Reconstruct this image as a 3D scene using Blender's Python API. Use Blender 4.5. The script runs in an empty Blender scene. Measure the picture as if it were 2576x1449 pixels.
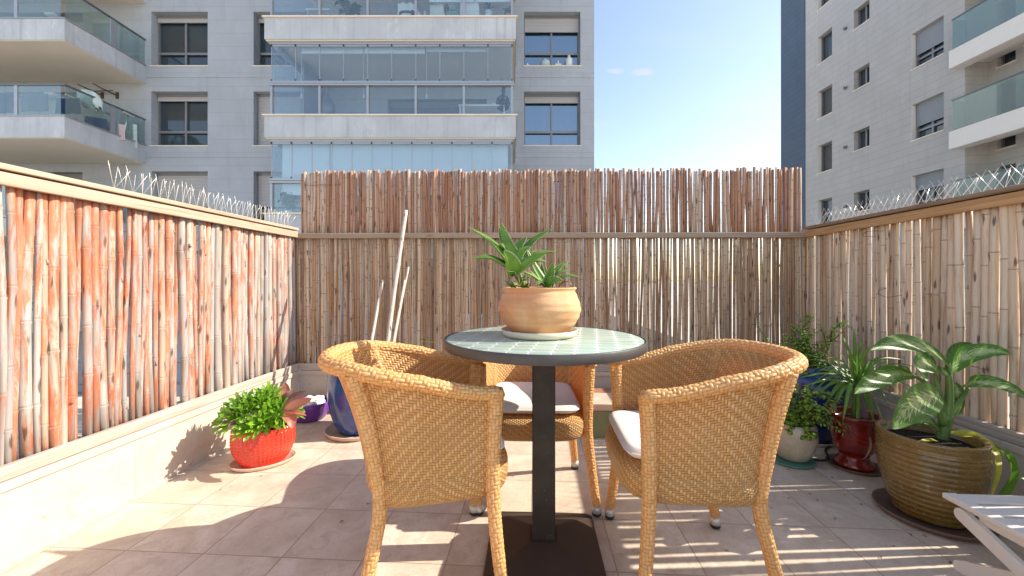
import bpy, math, random
from math import sin, cos, pi, sqrt, atan2, radians
from mathutils import Vector, Matrix
V = Vector
S = bpy.context.scene
COL = S.collection
random.seed(7)

# ---------------------------------------------------------------- camera
F, CX, HY, CH = 987.0, 1288.0, 705.0, 0.98        # focal in px of a 2576 px wide picture, horizon row, eye height
cam = bpy.data.cameras.new('camera'); cam.sensor_width = 36.0
cam.lens = F / 2576 * 36.0
cam.shift_y = -(724.5 - HY) / 2576
cam.clip_start = 0.05; cam.clip_end = 2000
co = bpy.data.objects.new('camera', cam); COL.objects.link(co)
co.location = (0, 0, CH); co.rotation_euler = (radians(90), 0, 0)
S.camera = co

# ---------------------------------------------------------------- light
SUN = V((1.0, 0.045, 0.765)).normalized()
el = math.asin(SUN.z); az = atan2(SUN.x, SUN.y)
w = bpy.data.worlds.new('World'); S.world = w; w.use_nodes = True
wn = w.node_tree; wn.nodes.clear()
sky = wn.nodes.new('ShaderNodeTexSky'); sky.sky_type = 'NISHITA'; sky.sun_disc = False
sky.sun_elevation = el; sky.sun_rotation = az; sky.air_density = 1.0; sky.dust_density = 0.7; sky.ozone_density = 1.3
bg = wn.nodes.new('ShaderNodeBackground'); bg.inputs['Strength'].default_value = 0.14
wo = wn.nodes.new('ShaderNodeOutputWorld')
def wm(op, a, b=None):
    n = wn.nodes.new('ShaderNodeMath'); n.operation = op
    for i, q in enumerate((a, b)):
        if q is None: continue
        if hasattr(q, 'links'): wn.links.new(q, n.inputs[i])
        else: n.inputs[i].default_value = q
    return n.outputs[0]
# two thin wisps of cloud low in the sky between the buildings, and a breath of haze variation
tc = wn.nodes.new('ShaderNodeTexCoord'); sx = wn.nodes.new('ShaderNodeSeparateXYZ'); wn.links.new(tc.outputs['Generated'], sx.inputs[0])
yy = wm('MAXIMUM', sx.outputs[1], .05); uu = wm('DIVIDE', sx.outputs[0], yy); vv = wm('DIVIDE', sx.outputs[2], yy)
cb = wn.nodes.new('ShaderNodeCombineXYZ'); wn.links.new(wm('MULTIPLY', uu, 1.0), cb.inputs[0]); wn.links.new(wm('MULTIPLY', vv, 3.2), cb.inputs[1])
nz = wn.nodes.new('ShaderNodeTexNoise'); nz.inputs['Scale'].default_value = 22; nz.inputs['Detail'].default_value = 5; wn.links.new(cb.outputs[0], nz.inputs['Vector'])
tot = None
for cu_, cv_, ru, rv in ((.263, .533, .030, .0085), (.334, .531, .036, .011)):
    e = wm('ADD', wm('POWER', wm('DIVIDE', wm('SUBTRACT', uu, cu_), ru), 2.0), wm('POWER', wm('DIVIDE', wm('SUBTRACT', vv, cv_), rv), 2.0))
    k = wm('MAXIMUM', wm('SUBTRACT', wm('MULTIPLY', nz.outputs['Fac'], 2.0), e), 0.0)
    k = wm('MULTIPLY', wm('MINIMUM', k, 1.0), .30); tot = k if tot is None else wm('ADD', tot, k)
nz2 = wn.nodes.new('ShaderNodeTexNoise'); nz2.inputs['Scale'].default_value = 2.2; nz2.inputs['Detail'].default_value = 4; wn.links.new(cb.outputs[0], nz2.inputs['Vector'])
tot = wm('ADD', tot, wm('MULTIPLY', wm('MAXIMUM', wm('SUBTRACT', nz2.outputs['Fac'], .5), 0.0), .45))
mxs = wn.nodes.new('ShaderNodeMix'); mxs.data_type = 'RGBA'; wn.links.new(tot, mxs.inputs[0]); wn.links.new(sky.outputs[0], mxs.inputs[6]); mxs.inputs[7].default_value = (3.6, 3.1, 3.0, 1)
wb = wn.nodes.new('ShaderNodeMix'); wb.data_type = 'RGBA'; wb.blend_type = 'MULTIPLY'; wb.inputs[0].default_value = 1; wb.inputs[7].default_value = (1.12, 1.0, .90, 1)
wn.links.new(mxs.outputs[2], wb.inputs[6]); wn.links.new(wb.outputs[2], bg.inputs[0]); wn.links.new(bg.outputs[0], wo.inputs[0])
sl = bpy.data.lights.new('sun', 'SUN'); sl.energy = 3.4; sl.angle = radians(0.4); sl.color = (1.0, 0.92, 0.79)
so = bpy.data.objects.new('sun', sl); COL.objects.link(so)
so.rotation_euler = (-SUN).to_track_quat('-Z', 'Y').to_euler(); so.location = (5, 0, 6)
S.view_settings.view_transform = 'Standard'; S.view_settings.look = 'None'
S.view_settings.exposure = 1.22; S.view_settings.gamma = 1.0
S.cycles.max_bounces = 8; S.cycles.transparent_max_bounces = 16; S.cycles.diffuse_bounces = 5
S.cycles.caustics_reflective = False; S.cycles.caustics_refractive = False

def P(x, y, Z):
    return V(((x - CX) / F * Z, Z, CH + (HY - y) / F * Z))

# ---------------------------------------------------------------- mesh helpers
class MB:
    def __init__(s): s.v = []; s.f = []; s.uv = []; s.col = []; s.sm = []
    def add(s, verts, faces, uvs=None, cols=None, smooth=True):
        b = len(s.v); s.v += [tuple(p) for p in verts]
        for i, f in enumerate(faces):
            s.f.append([b + k for k in f])
            s.uv.append(uvs[i] if uvs else [(0, 0)] * len(f))
            s.sm.append(smooth)
        s.col += cols if cols else [(0, 0, 0, 1)] * len(verts)
    def build(s, name, m, parent=None, bevel=0, label=None):
        me = bpy.data.meshes.new(name); me.from_pydata(s.v, [], s.f)
        ul = me.uv_layers.new(name='UVMap')
        flat = [c for f in s.uv for p in f for c in p]
        ul.data.foreach_set('uv', flat)
        ca = me.color_attributes.new('vc', 'FLOAT_COLOR', 'POINT')
        ca.data.foreach_set('color', [c for k in s.col for c in k])
        me.polygons.foreach_set('use_smooth', s.sm)
        me.materials.append(m); me.update()
        o = bpy.data.objects.new(name, me); COL.objects.link(o)
        if parent: o.parent = parent
        if bevel:
            b = o.modifiers.new('b', 'BEVEL'); b.width = bevel; b.segments = 2; b.limit_method = 'ANGLE'
        if label: o['label'] = label
        return o
    def box(s, lo, hi, M=None):
        x0, y0, z0 = lo; x1, y1, z1 = hi
        vs = [V(p) for p in ((x0,y0,z0),(x1,y0,z0),(x1,y1,z0),(x0,y1,z0),(x0,y0,z1),(x1,y0,z1),(x1,y1,z1),(x0,y1,z1))]
        if M: vs = [M @ p for p in vs]
        fs = [(0,3,2,1),(4,5,6,7),(0,1,5,4),(1,2,6,5),(2,3,7,6),(3,0,4,7)]
        s.add(vs, fs, smooth=False); return s
    def beam(s, a, b, wdt, h, up=V((0,0,1))):
        a = V(a); b = V(b); d = b - a; L = d.length; d.normalize()
        sd = d.cross(up).normalized(); u = sd.cross(d)
        M = Matrix((( d.x, sd.x, u.x, a.x), (d.y, sd.y, u.y, a.y), (d.z, sd.z, u.z, a.z), (0,0,0,1)))
        return s.box((0, -wdt/2, -h/2), (L, wdt/2, h/2), M)
    def tube(s, pts, rad, seg=8, caps=True, cell=None, disp=0, cols=None, closed=False):
        pts = [V(p) for p in pts]; n = len(pts)
        if not hasattr(rad, '__len__'): rad = [rad] * n
        tg = [(pts[min(i+1, n-1)] - pts[max(i-1, 0)]).normalized() for i in range(n)]
        ref = V((0,0,1)) if abs(tg[0].z) < .9 else V((1,0,0))
        nr = (ref - tg[0] * ref.dot(tg[0])).normalized()
        vs = []; L = 0; ls = []
        cc = []
        for i in range(n):
            if i: L += (pts[i] - pts[i-1]).length
            ls.append(L)
            nr = (nr - tg[i] * nr.dot(tg[i])).normalized(); bn = tg[i].cross(nr)
            for k in range(seg):
                a = 2*pi*k/seg
                r = rad[i]
                if disp:
                    r += disp * (weave(k/seg*cell[0], L/cell[1]) - .5)
                vs.append(pts[i] + (nr*cos(a) + bn*sin(a)) * r)
                if cols: cc.append(cols[i])
        cu, cv = cell if cell else (1, 1)
        fs = []; us = []
        for i in range(n-1):
            for k in range(seg):
                k2 = (k+1) % seg
                fs.append((i*seg+k, i*seg+k2, (i+1)*seg+k2, (i+1)*seg+k))
                us.append([(k/seg*cu, ls[i]/cv), ((k+1)/seg*cu, ls[i]/cv), ((k+1)/seg*cu, ls[i+1]/cv), (k/seg*cu, ls[i+1]/cv)])
        if caps:
            fs.append(tuple(range(seg-1, -1, -1))); us.append([(0,0)]*seg)
            fs.append(tuple((n-1)*seg+k for k in range(seg))); us.append([(0,0)]*seg)
        s.add(vs, fs, us, cc or None); return s
    def lathe(s, prof, seg=48, c=(0,0,0), sx=1, sy=1, rot=0, fn=None, close=False):
        vs = []; n = len(prof); cr, sr = cos(rot), sin(rot)
        for i, (r, z) in enumerate(prof):
            for k in range(seg):
                a = 2*pi*k/seg; rr = fn(a, i, r, z) if fn else r
                x = rr*cos(a)*sx; y = rr*sin(a)*sy
                vs.append((c[0] + x*cr - y*sr, c[1] + x*sr + y*cr, c[2] + z))
        fs = []; us = []
        for i in range(n-1):
            for k in range(seg):
                k2 = (k+1) % seg
                fs.append((i*seg+k, i*seg+k2, (i+1)*seg+k2, (i+1)*seg+k))
                us.append([(k/seg, prof[i][1]), ((k+1)/seg, prof[i][1]), ((k+1)/seg, prof[i+1][1]), (k/seg, prof[i+1][1])])
        fs.append(tuple(range(seg-1, -1, -1))); us.append([(0,0)]*seg)
        if prof[-1][0] > .001: fs.append(tuple((n-1)*seg+k for k in range(seg))); us.append([(0,0)]*seg)
        s.add(vs, fs, us); return s
    def grid(s, fn, nu, nv, uvf=None):
        vs = [fn(i/nu, j/nv) for j in range(nv+1) for i in range(nu+1)]
        fs = []; us = []; W = nu+1
        uvf = uvf or (lambda u, v: (u, v))
        for j in range(nv):
            for i in range(nu):
                fs.append((j*W+i, j*W+i+1, (j+1)*W+i+1, (j+1)*W+i))
                us.append([uvf(i/nu, j/nv), uvf((i+1)/nu, j/nv), uvf((i+1)/nu, (j+1)/nv), uvf(i/nu, (j+1)/nv)])
        s.add(vs, fs, us); return s

def weave(a, b):
    i, j = math.floor(a), math.floor(b); fa, fb = a - i, b - j
    k = (i - j) % 4
    if k < 2: return sqrt(max(0, 1-(2*fb-1)**2)) * (.55+.45*sin(pi*(k+fa)/2))
    return sqrt(max(0, 1-(2*fa-1)**2)) * (.55+.45*sin(pi*(3-k+fb)/2))

def bez(pts, n):
    """smooth curve through the points (Catmull-Rom)"""
    p = [V(q) for q in pts]; p = [2*p[0]-p[1]] + p + [2*p[-1]-p[-2]]; out = []
    m = len(p) - 3
    for k in range(n+1):
        t = k/n*m; i = min(int(t), m-1); t -= i
        a, b, c, d = p[i:i+4]
        out.append(.5*((2*b) + (c-a)*t + (2*a-5*b+4*c-d)*t*t + (3*b-a-3*c+d)*t**3))
    return out

def leaf(mb, pts, wd, up=V((0,0,1)), fold=.25, n=10, prof=None, thick=0, teeth=0, wave=0, seed=0, ns=4):
    c = bez(pts, n); prof = prof or (lambda t: sin(pi*min(1, .08+.92*t)**.8)**.8)
    vs = []; cols = []; up = V(up)
    rows = []
    for i in range(n+1):
        t = i/n; tg = (c[min(i+1, n)]-c[max(i-1, 0)]).normalized()
        sd = tg.cross(up)
        if sd.length < .05: sd = V((1,0,0))
        sd.normalize(); nn = sd.cross(tg).normalized()
        hw = wd*.5*max(prof(t), .02)
        row = []
        for k in range(ns+1):
            q = -1 + 2*k/ns
            row.append(c[i] + sd*q*hw + nn*(abs(q)**1.5*fold*hw + wave*wd*sin(9*t+seed+q*2)*abs(q)))
        if thick:
            for k in range(ns-1, 0, -1):
                q = -1 + 2*k/ns
                row.append(c[i] + sd*q*hw*.96 + nn*(abs(q)**1.5*fold*hw - thick*max(prof(t), .02)*(1-q*q)))
        rows.append(row)
        if teeth and 0 < i < n:
            for q in (-1, 1):
                b = c[i] + sd*q*hw + nn*fold*hw
                mb.add([b-tg*teeth*.8, b+tg*teeth*.8, b+sd*q*teeth*1.3+tg*teeth*.8, b+nn*teeth*.5], [(0,1,2),(0,2,3),(1,3,2)], cols=[(1,0,0,1)]*4)
    W = len(rows[0]); vs = [p for r in rows for p in r]; fs = []; us = []
    per = W if thick else W-1
    for i in range(n):
        for k in range(per):
            k2 = (k+1) % W
            fs.append((i*W+k, i*W+k2, (i+1)*W+k2, (i+1)*W+k))
            a, b = (min(k, 2*ns-k)/ns, min(k+1, abs(2*ns-k-1))/ns) if thick else (k/ns, (k+1)/ns)
            us.append([(a, i/n), (b, i/n), (b, (i+1)/n), (a, (i+1)/n)])
    mb.add(vs, fs, us, [(0, random.random(), 0, 1)]*0 or [(0, seed*.37 % 1, 0, 1)]*len(vs))

# ---------------------------------------------------------------- scene-graph helpers
def thing(name, label, cat, loc=(0,0,0), rz=0, group=None):
    o = bpy.data.objects.new(name, None); COL.objects.link(o); o.empty_display_size = .1
    o.location = loc; o.rotation_euler = (0,0,rz); return tag(o, label, cat, group)
def tag(o, label, cat, group=None):
    o['label'] = label; o['category'] = cat
    if group: o['group'] = group
    return o
def struct(o): o['kind'] = 'structure'; return o
def copy_tree(o, parent=None):
    c = o.copy(); COL.objects.link(c)
    if parent: c.parent = parent
    for ch in [x for x in COL.objects if x.parent == o]: copy_tree(ch, c)
    return c

# ---------------------------------------------------------------- material DSL
class Sk:
    def __init__(s, so, B): s.s = so; s.B = B
    def __add__(s, o): return s.B.m('ADD', s, o)
    def __radd__(s, o): return s.B.m('ADD', o, s)
    def __sub__(s, o): return s.B.m('SUBTRACT', s, o)
    def __rsub__(s, o): return s.B.m('SUBTRACT', o, s)
    def __mul__(s, o): return s.B.m('MULTIPLY', s, o)
    def __rmul__(s, o): return s.B.m('MULTIPLY', o, s)
    def __truediv__(s, o): return s.B.m('DIVIDE', s, o)
class Mat:
    def __init__(s, name):
        s.mat = bpy.data.materials.new(name); s.mat.use_nodes = True; s.nt = s.mat.node_tree; s.nt.nodes.clear()
        s.out = s.n('ShaderNodeOutputMaterial')
    def n(s, t): return s.nt.nodes.new(t)
    def put(s, inp, v):
        if isinstance(v, Sk): s.nt.links.new(v.s, inp)
        elif v is not None:
            if hasattr(inp.default_value, '__len__') and not hasattr(v, '__len__'): v = [v]*len(inp.default_value)
            if hasattr(v, '__len__') and len(v) == 3 and len(inp.default_value) == 4: v = tuple(v)+(1,)
            inp.default_value = v
    def m(s, op, a, b=None, c=None):
        n = s.n('ShaderNodeMath'); n.operation = op
        for i, x in enumerate((a, b, c)):
            if x is not None: s.put(n.inputs[i], x)
        return Sk(n.outputs[0], s)
    def step(s, a, lo, hi):
        n = s.n('ShaderNodeMapRange'); n.interpolation_type = 'SMOOTHSTEP'
        s.put(n.inputs[0], a); n.inputs[1].default_value = lo; n.inputs[2].default_value = hi; return Sk(n.outputs[0], s)
    def co(s, k='Object'): return Sk(s.n('ShaderNodeTexCoord').outputs[k], s)
    def map(s, v, loc=(0,0,0), rot=(0,0,0), sc=(1,1,1)):
        n = s.n('ShaderNodeMapping'); s.put(n.inputs[0], v); n.inputs[1].default_value = loc; n.inputs[2].default_value = rot; n.inputs[3].default_value = sc
        return Sk(n.outputs[0], s)
    def noise(s, v, sc=5, det=4, ro=.55, di=0):
        n = s.n('ShaderNodeTexNoise'); s.put(n.inputs['Vector'], v); n.inputs['Scale'].default_value = sc
        n.inputs['Detail'].default_value = det; n.inputs['Roughness'].default_value = ro; n.inputs['Distortion'].default_value = di
        return Sk(n.outputs['Fac'], s)
    def voro(s, v, sc=5, feat='F1', out='Distance'):
        n = s.n('ShaderNodeTexVoronoi'); n.feature = feat; s.put(n.inputs['Vector'], v); n.inputs['Scale'].default_value = sc; return Sk(n.outputs[out], s)
    def white(s, v=None, w=None):
        n = s.n('ShaderNodeTexWhiteNoise')
        if v is None: n.noise_dimensions = '1D'; s.put(n.inputs['W'], w)
        else: s.put(n.inputs['Vector'], v)
        return Sk(n.outputs['Value'], s)
    def attr(s, name='vc'):
        n = s.n('ShaderNodeAttribute'); n.attribute_name = name; q = s.n('ShaderNodeSeparateColor'); s.nt.links.new(n.outputs['Color'], q.inputs[0])
        return [Sk(q.outputs[i], s) for i in range(3)]
    def sep(s, v):
        n = s.n('ShaderNodeSeparateXYZ'); s.put(n.inputs[0], v); return [Sk(n.outputs[i], s) for i in range(3)]
    def comb(s, x=0, y=0, z=0):
        n = s.n('ShaderNodeCombineXYZ')
        for i, q in enumerate((x, y, z)): s.put(n.inputs[i], q)
        return Sk(n.outputs[0], s)
    def mix(s, f, a, b, mode='MIX'):
        n = s.n('ShaderNodeMix'); n.data_type = 'RGBA'; n.blend_type = mode; s.put(n.inputs[0], f); s.put(n.inputs[6], a); s.put(n.inputs[7], b)
        return Sk(n.outputs[2], s)
    def ramp(s, f, *st):
        n = s.n('ShaderNodeValToRGB'); e = n.color_ramp.elements
        while len(e) < len(st): e.new(.5)
        for i, (p, c) in enumerate(st):
            e[i].position = p; e[i].color = tuple(c)+(1,) if hasattr(c, '__len__') else (c, c, c, 1)
        s.put(n.inputs[0], f); return Sk(n.outputs[0], s)
    def bump(s, h, st=.5, d=.01, nrm=None):
        n = s.n('ShaderNodeBump'); n.inputs['Strength'].default_value = st; n.inputs['Distance'].default_value = d; s.put(n.inputs['Height'], h)
        if nrm: s.put(n.inputs['Normal'], nrm)
        return Sk(n.outputs[0], s)
    def pr(s, col, ro=.6, met=0, nrm=None, spec=.5, coat=0, trans=0, sss=0):
        n = s.n('ShaderNodeBsdfPrincipled'); s.put(n.inputs['Base Color'], col); s.put(n.inputs['Roughness'], ro); s.put(n.inputs['Metallic'], met)
        n.inputs['Specular IOR Level'].default_value = spec; n.inputs['Coat Weight'].default_value = coat; n.inputs['Coat Roughness'].default_value = .08
        n.inputs['Transmission Weight'].default_value = trans
        if nrm: s.put(n.inputs['Normal'], nrm)
        return Sk(n.outputs[0], s)
    def sh(s, t, **k):
        n = s.n(t)
        for a, b in k.items(): s.put(n.inputs[a], b)
        return Sk(n.outputs[0], s)
    def ms(s, f, a, b):
        n = s.n('ShaderNodeMixShader'); s.put(n.inputs[0], f); s.put(n.inputs[1], a); s.put(n.inputs[2], b); return Sk(n.outputs[0], s)
    def fin(s, sh): s.nt.links.new(sh.s, s.out.inputs[0]); return s.mat

def plain(name, col, ro=.6, met=0, var=.12, sc=8, spec=.5, bump=0, bsc=60):
    B = Mat(name); p = B.co(); nz = B.noise(p, sc, 4)
    c = B.mix(nz, [x*(1-var) for x in col], [min(1, x*(1+var)) for x in col])
    nr = B.bump(B.noise(p, bsc, 3), bump, .004) if bump else None
    return B.fin(B.pr(c, ro, met, nr, spec))

def m_floor():
    B = Mat('floor_stone'); p = B.map(B.co(), rot=(0, 0, radians(3.45)))
    x, y, z = B.sep(p); T = .2925
    a = (x + .896)/T; b = (y - 1.629)/T
    ia = B.m('FLOOR', a); ib = B.m('FLOOR', b); fa = a-ia; fb = b-ib
    e = B.m('MINIMUM', B.m('MINIMUM', fa, 1-fa), B.m('MINIMUM', fb, 1-fb))
    wob = B.noise(p, 40, 2)*.006
    g = B.step(e - wob, .001, .0085)
    rn = B.white(B.comb(ia, ib, 3)); rn2 = B.white(B.comb(ia, ib, 9))
    q = B.comb(x + rn*9, y + rn2*7, rn*5)
    n1 = B.noise(q, 3.2, 6, .6, 1.2); n2 = B.noise(q, 14, 6, .65, .6)
    c = B.ramp(n1, (.3, (.52, .415, .31)), (.5, (.64, .54, .425)), (.68, (.74, .645, .53)))
    c = B.mix(B.step(n2, .46, .66)*.55, c, (.50, .385, .285))
    vein = B.m('ABSOLUTE', B.noise(q, 4.5, 5, .6, 2.0) - .5)
    c = B.mix(B.step(vein, .012, .0)*.3, c, (.80, .73, .66))
    c = B.mix(B.step(B.m('ABSOLUTE', B.noise(B.map(q, loc=(4,2,1)), 6, 5, .6, 1.5) - .5), .008, 0)*.35, c, (.35, .24, .18))
    c = B.mix(rn*.3, c, (.54, .44, .35))
    c = B.mix(B.step(B.noise(q, 60, 3), .66, .74)*.35, c, (.34, .25, .2))
    sn = B.noise(p, 1.7, 6, .7, .8); c = B.mix(B.step(sn, .52, .68)*.35, c, (.40, .31, .24)); c = B.mix(B.step(B.voro(p, 38), .09, .04)*.5, c, (.20, .14, .10))
    c = B.mix(g, B.mix(B.noise(p, 6), (.32, .235, .17), (.50, .39, .295)), c)
    n = B.bump(n2*.4 + g*1.2 + B.noise(q, 120, 2)*.12, .35, .004)
    return B.fin(B.pr(c, .38 + n2*.3, 0, n, .4))
def m_trav(base=(.58, .50, .42)):
    B = Mat('travertine'); p = B.co(); x, y, z = B.sep(p)
    n1 = B.noise(B.map(p, sc=(1, 1, 2.2)), 3, 6, .6, .8); n2 = B.noise(B.map(p, sc=(1, 1, 1.7)), 26, 6, .65, .5)
    c = B.ramp(n1, (.32, [k*.87 for k in base]), (.55, base), (.7, [min(1, k*1.1) for k in base]))
    c = B.mix(B.step(B.noise(p, 9, 5, .6, 1), .48, .62)*.6, c, (.60, .46, .35))
    pit = B.step(n2, .60, .66)
    c = B.mix(pit*.55, c, (.36, .24, .16))
    jx = B.m('ABSOLUTE', B.m('FRACT', (x*1.3 + y + .13)/.62) - .5)
    j = B.step(jx + B.noise(p, 30, 2)*.002, .0045, .0015)
    c = B.mix(j*.6, c, (.55, .34, .22))
    n = B.bump(n2*-.6 - j*.6, .3, .004)
    return B.fin(B.pr(c, .62, 0, n, .3))
def m_wood(name, c1, c2, knots=(.16, .09, .05), ax='x'):
    B = Mat(name); p = B.co(); x, y, z = B.sep(p)
    q = B.comb(x*1.6, y*1.6, z*55) if 1 else p
    g = B.noise(q, 1.0, 5, .65, 1.6); g2 = B.noise(B.comb(x*4, y*4, z*160), 1, 3, .6)
    c = B.mix(B.step(g, .3, .7), c1, c2)
    c = B.mix(B.step(g2, .5, .75)*.35, c, [k*.55 for k in c1])
    c = B.mix(B.step(B.noise(p, 2.2, 3), .5, .7)*.35, c, [k*.75+.05 for k in c2])
    kn = B.voro(B.comb(x*1.5, y*1.5, z*6), 1.1)
    c = B.mix(B.step(kn, .10, .04)*.8, c, knots)
    return B.fin(B.pr(c, .7, 0, B.bump(g + g2*.5, .3, .003), .25))
def m_bamboo(name, ca, cb, cc, stain, stain_amt, paint=None, holes=.0, dirt=.5):
    """ca..cc: pole colours picked per pole; stain: weather streaks; paint: flaking coat"""
    B = Mat(name); r1, r2, nd = B.attr(); p = B.co(); x, y, z = B.sep(p)
    q = B.comb(x*30 + r1*50, y*30 + r2*30, z*2.2)
    c = B.ramp(r1, (.0, ca), (.5, cb), (1, cc))
    st = B.noise(q, 1, 5, .65, .4)
    c = B.mix(B.step(st, .5, .66)*stain_amt, c, stain)
    fine = B.noise(B.comb(x*260, y*260, z*9), 1, 3, .6)
    c = B.mix(B.step(fine, .45, .75)*.28, c, [k*.6 for k in ca])
    if paint:
        pn = B.noise(B.comb(x*34 + r1*40, y*34 + r2*40, z*4.4), 1, 7, .72, .6)
        big = B.noise(B.map(p, loc=(3, 5, 2)), 1.3, 3)
        zz = (z-.8)*.10
        # paint survives most on the middle stretch of the wall, and flakes to grey near the far corner and the foot
        far = B.step(y, 1.7, 2.9)
        th = pn + (big-.5)*.30 + zz - far*.07 + (r2-.5)*.20
        pm = B.step(th, .43, .55)
        pc = B.mix(B.step(B.noise(B.comb(x*60, y*60, z*5), 1, 4), .35, .65), paint[0], paint[1])
        pc = B.mix(B.step(pn, .60, .5)*.35, pc, paint[2])
        c = B.mix(pm*B.step(B.noise(B.comb(x*90+r1*9, y*90, z*14), 1, 5, .7), .24, .56)*.90, c, pc)
    c = B.mix(B.step(nd, .2, .9)*dirt, c, (.20, .13, .085))
    spot = B.voro(B.comb(x*30, y*30, z*7 + fine*.6), 1.0)
    c = B.mix(B.step(spot, .22, .12)*.8, c, (.07, .045, .03))
    n = B.bump(fine*.5 + st, .35, .003)
    return B.fin(B.pr(c, .62, 0, n, .3))
def m_rattan(nm='rattan_weave', dk=.72, hm=.36, bs=.95):
    B = Mat(nm); u, v, _ = B.sep(B.co('UV'))
    jt = B.map(B.co('UV'), sc=(.35, .35, 1)); u = u + (B.noise(jt, 1, 2)-.5)*.45; v = v + (B.noise(B.map(jt, loc=(7, 3, 0)), 1, 2)-.5)*.45
    a = B.m('ABSOLUTE', u); i = B.m('FLOOR', a); j = B.m('FLOOR', v); fa = a-i; fb = v-j
    k = B.m('FLOORED_MODULO', i-j, 4.0) if 'FLOORED_MODULO' in [e.identifier for e in bpy.types.ShaderNodeMath.bl_rna.properties['operation'].enum_items] else B.m('WRAP', i-j, 4.0, 0.0)
    k = B.m('ROUND', k)
    hz = B.m('LESS_THAN', k, 1.5)
    def prof(f): return B.m('SQRT', B.m('MAXIMUM', 1 - B.m('POWER', 2*f-1, 2.0), 0.0))
    ph = (k+fa)*.5*pi; pv = (3-k+fb)*.5*pi
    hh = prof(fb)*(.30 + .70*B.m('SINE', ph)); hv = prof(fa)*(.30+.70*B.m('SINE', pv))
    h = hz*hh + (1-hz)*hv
    rs = hz*B.white(w=j*1.37+.2) + (1-hz)*B.white(w=i*2.11+.7)
    seg = B.noise(B.comb(a*.25, v*.25, 0), 1, 3)
    c = B.mix(rs, (.84, .475, .165), (.93, .59, .25))
    c = B.mix(B.step(seg, .5, .75)*.5, c, (.70, .47, .24))
    c = B.mix(hz*hm, c, (.47, .21, .05))
    c = B.mix(B.step(h, .50, .10)*dk, c, (.13, .058, .018))  # gaps and float ends darkened in the colour, standing in for occlusion shade
    c = B.mix(B.step(B.noise(B.comb((hz*v + (1-hz)*a)*5, (hz*a + (1-hz)*v)*.3, 0), 1, 2), .45, .8)*.25, c, (.36, .19, .07))
    ob = B.noise(B.co(), 5, 4, .6); c = B.mix(B.step(ob, .5, .72)*.28, c, (.50, .27, .10)); c = B.mix(B.step(ob, .45, .25)*.3, c, (.93, .70, .40))
    n = B.bump(h, bs, .0048)
    d = B.pr(c, .40, 0, n, .45)
    t = B.sh('ShaderNodeBsdfTranslucent', Color=(.95, .42, .08))
    d = B.ms(.22, d, t)
    hole = B.m('LESS_THAN', h, .05)*B.m('GREATER_THAN', B.white(B.comb(i, j, 1)), .55)
    return B.fin(B.ms(hole, d, B.sh('ShaderNodeBsdfTransparent')))
def m_stone(name, base, rh, rw, joint, sheen=.5, blot=.5, off=0, ax=0, jw=.012):
    """cladding: courses of height rh, blocks of width rw along local axis ax"""
    B = Mat(name); p = B.co(); x, y, z = B.sep(p); u = (x, y)[ax] + ((y, x)[ax])*.37
    b = (z+off)/rh; ib = B.m('FLOOR', b); fb = b-ib
    a = u/rw + B.white(w=ib)*3; ia = B.m('FLOOR', a); fa = a-ia
    e = B.m('MINIMUM', fb, 1-fb)*rh; e2 = B.m('MINIMUM', fa, 1-fa)*rw
    rn = B.white(B.comb(ia, ib, 2))
    n1 = B.noise(p, .8, 6, .6, .5); n2 = B.noise(B.map(p, sc=(1.2, 1.2, .5)), 2.6, 6, .7, .4); n3 = B.noise(p, 30, 3, .6)
    c = B.mix(B.step(n1, .3, .7)*blot, base, [k*.80 for k in base])
    c = B.mix(B.step(n2, .52, .68)*blot*.7, c, [k*.72 for k in base[:2]]+[base[2]*.78])
    c = B.mix(B.step(n2, .45, .3)*blot*.5, c, [min(1, k*1.22) for k in base])
    c = B.mix(n3*.25, c, [k*.7 for k in base])
    st = B.noise(B.comb(x*3.2, y*3.2, z*.22), 1, 5, .65); c = B.mix(B.step(st, .54, .72)*blot*.7, c, [k*.62 for k in base])
    c = B.mix((rn-.3)*.35, c, [k*.80 for k in base])
    c = B.mix(B.step(e, jw, jw*.4), c, joint); c = B.mix(B.step(e2, jw*.6, jw*.2)*.45, c, joint)
    return B.fin(B.pr(c, .75, 0, B.bump(n3*.4+n2*.5+B.step(e, 0, jw)*.8, .3, .01), .25))
def m_glass(name, tint, refl=.18, clear=.9):
    B = Mat(name); lw = B.n('ShaderNodeLayerWeight'); lw.inputs[0].default_value = .35
    f = Sk(lw.outputs['Facing'], B)*.2 + refl
    t = B.sh('ShaderNodeBsdfTransparent', Color=tint); g = B.sh('ShaderNodeBsdfGlossy', Color=(.9, .95, 1), Roughness=.03)
    d = B.sh('ShaderNodeBsdfDiffuse', Color=[k*.8 for k in tint])
    return B.fin(B.ms(B.m('MINIMUM', f, .9), B.ms(1-clear, t, d), g))
def m_shutter(name, col, pitch=.055):
    B = Mat(name); x, y, z = B.sep(B.co()); f = B.m('FRACT', z/pitch)
    c = B.mix(B.step(f, .82, .95), col, [k*.45 for k in col])
    return B.fin(B.pr(c, .5, 0, B.bump(B.m('SINE', f*pi), .6, .02), .4))
def m_terra(name, c1, c2, spec=.3, ringed=True):
    B = Mat(name); p = B.co(); n1 = B.noise(p, 7, 5, .6, .6); n2 = B.noise(p, 70, 5, .7); x, y, z = B.sep(p)
    n3 = B.noise(B.comb(x*2, y*2, z*45), 1, 4)
    c = B.mix(B.step(n1, .35, .65), c1, c2); c = B.mix(B.step(n3, .4, .7)*.4, c, [k*.82 for k in c1])
    c = B.mix(B.step(n2, .6, .72)*.35, c, [k*.7 for k in c1])
    return B.fin(B.pr(c, .75, 0, B.bump(n2*.8+n3*1.2, .45, .004), spec))
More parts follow.
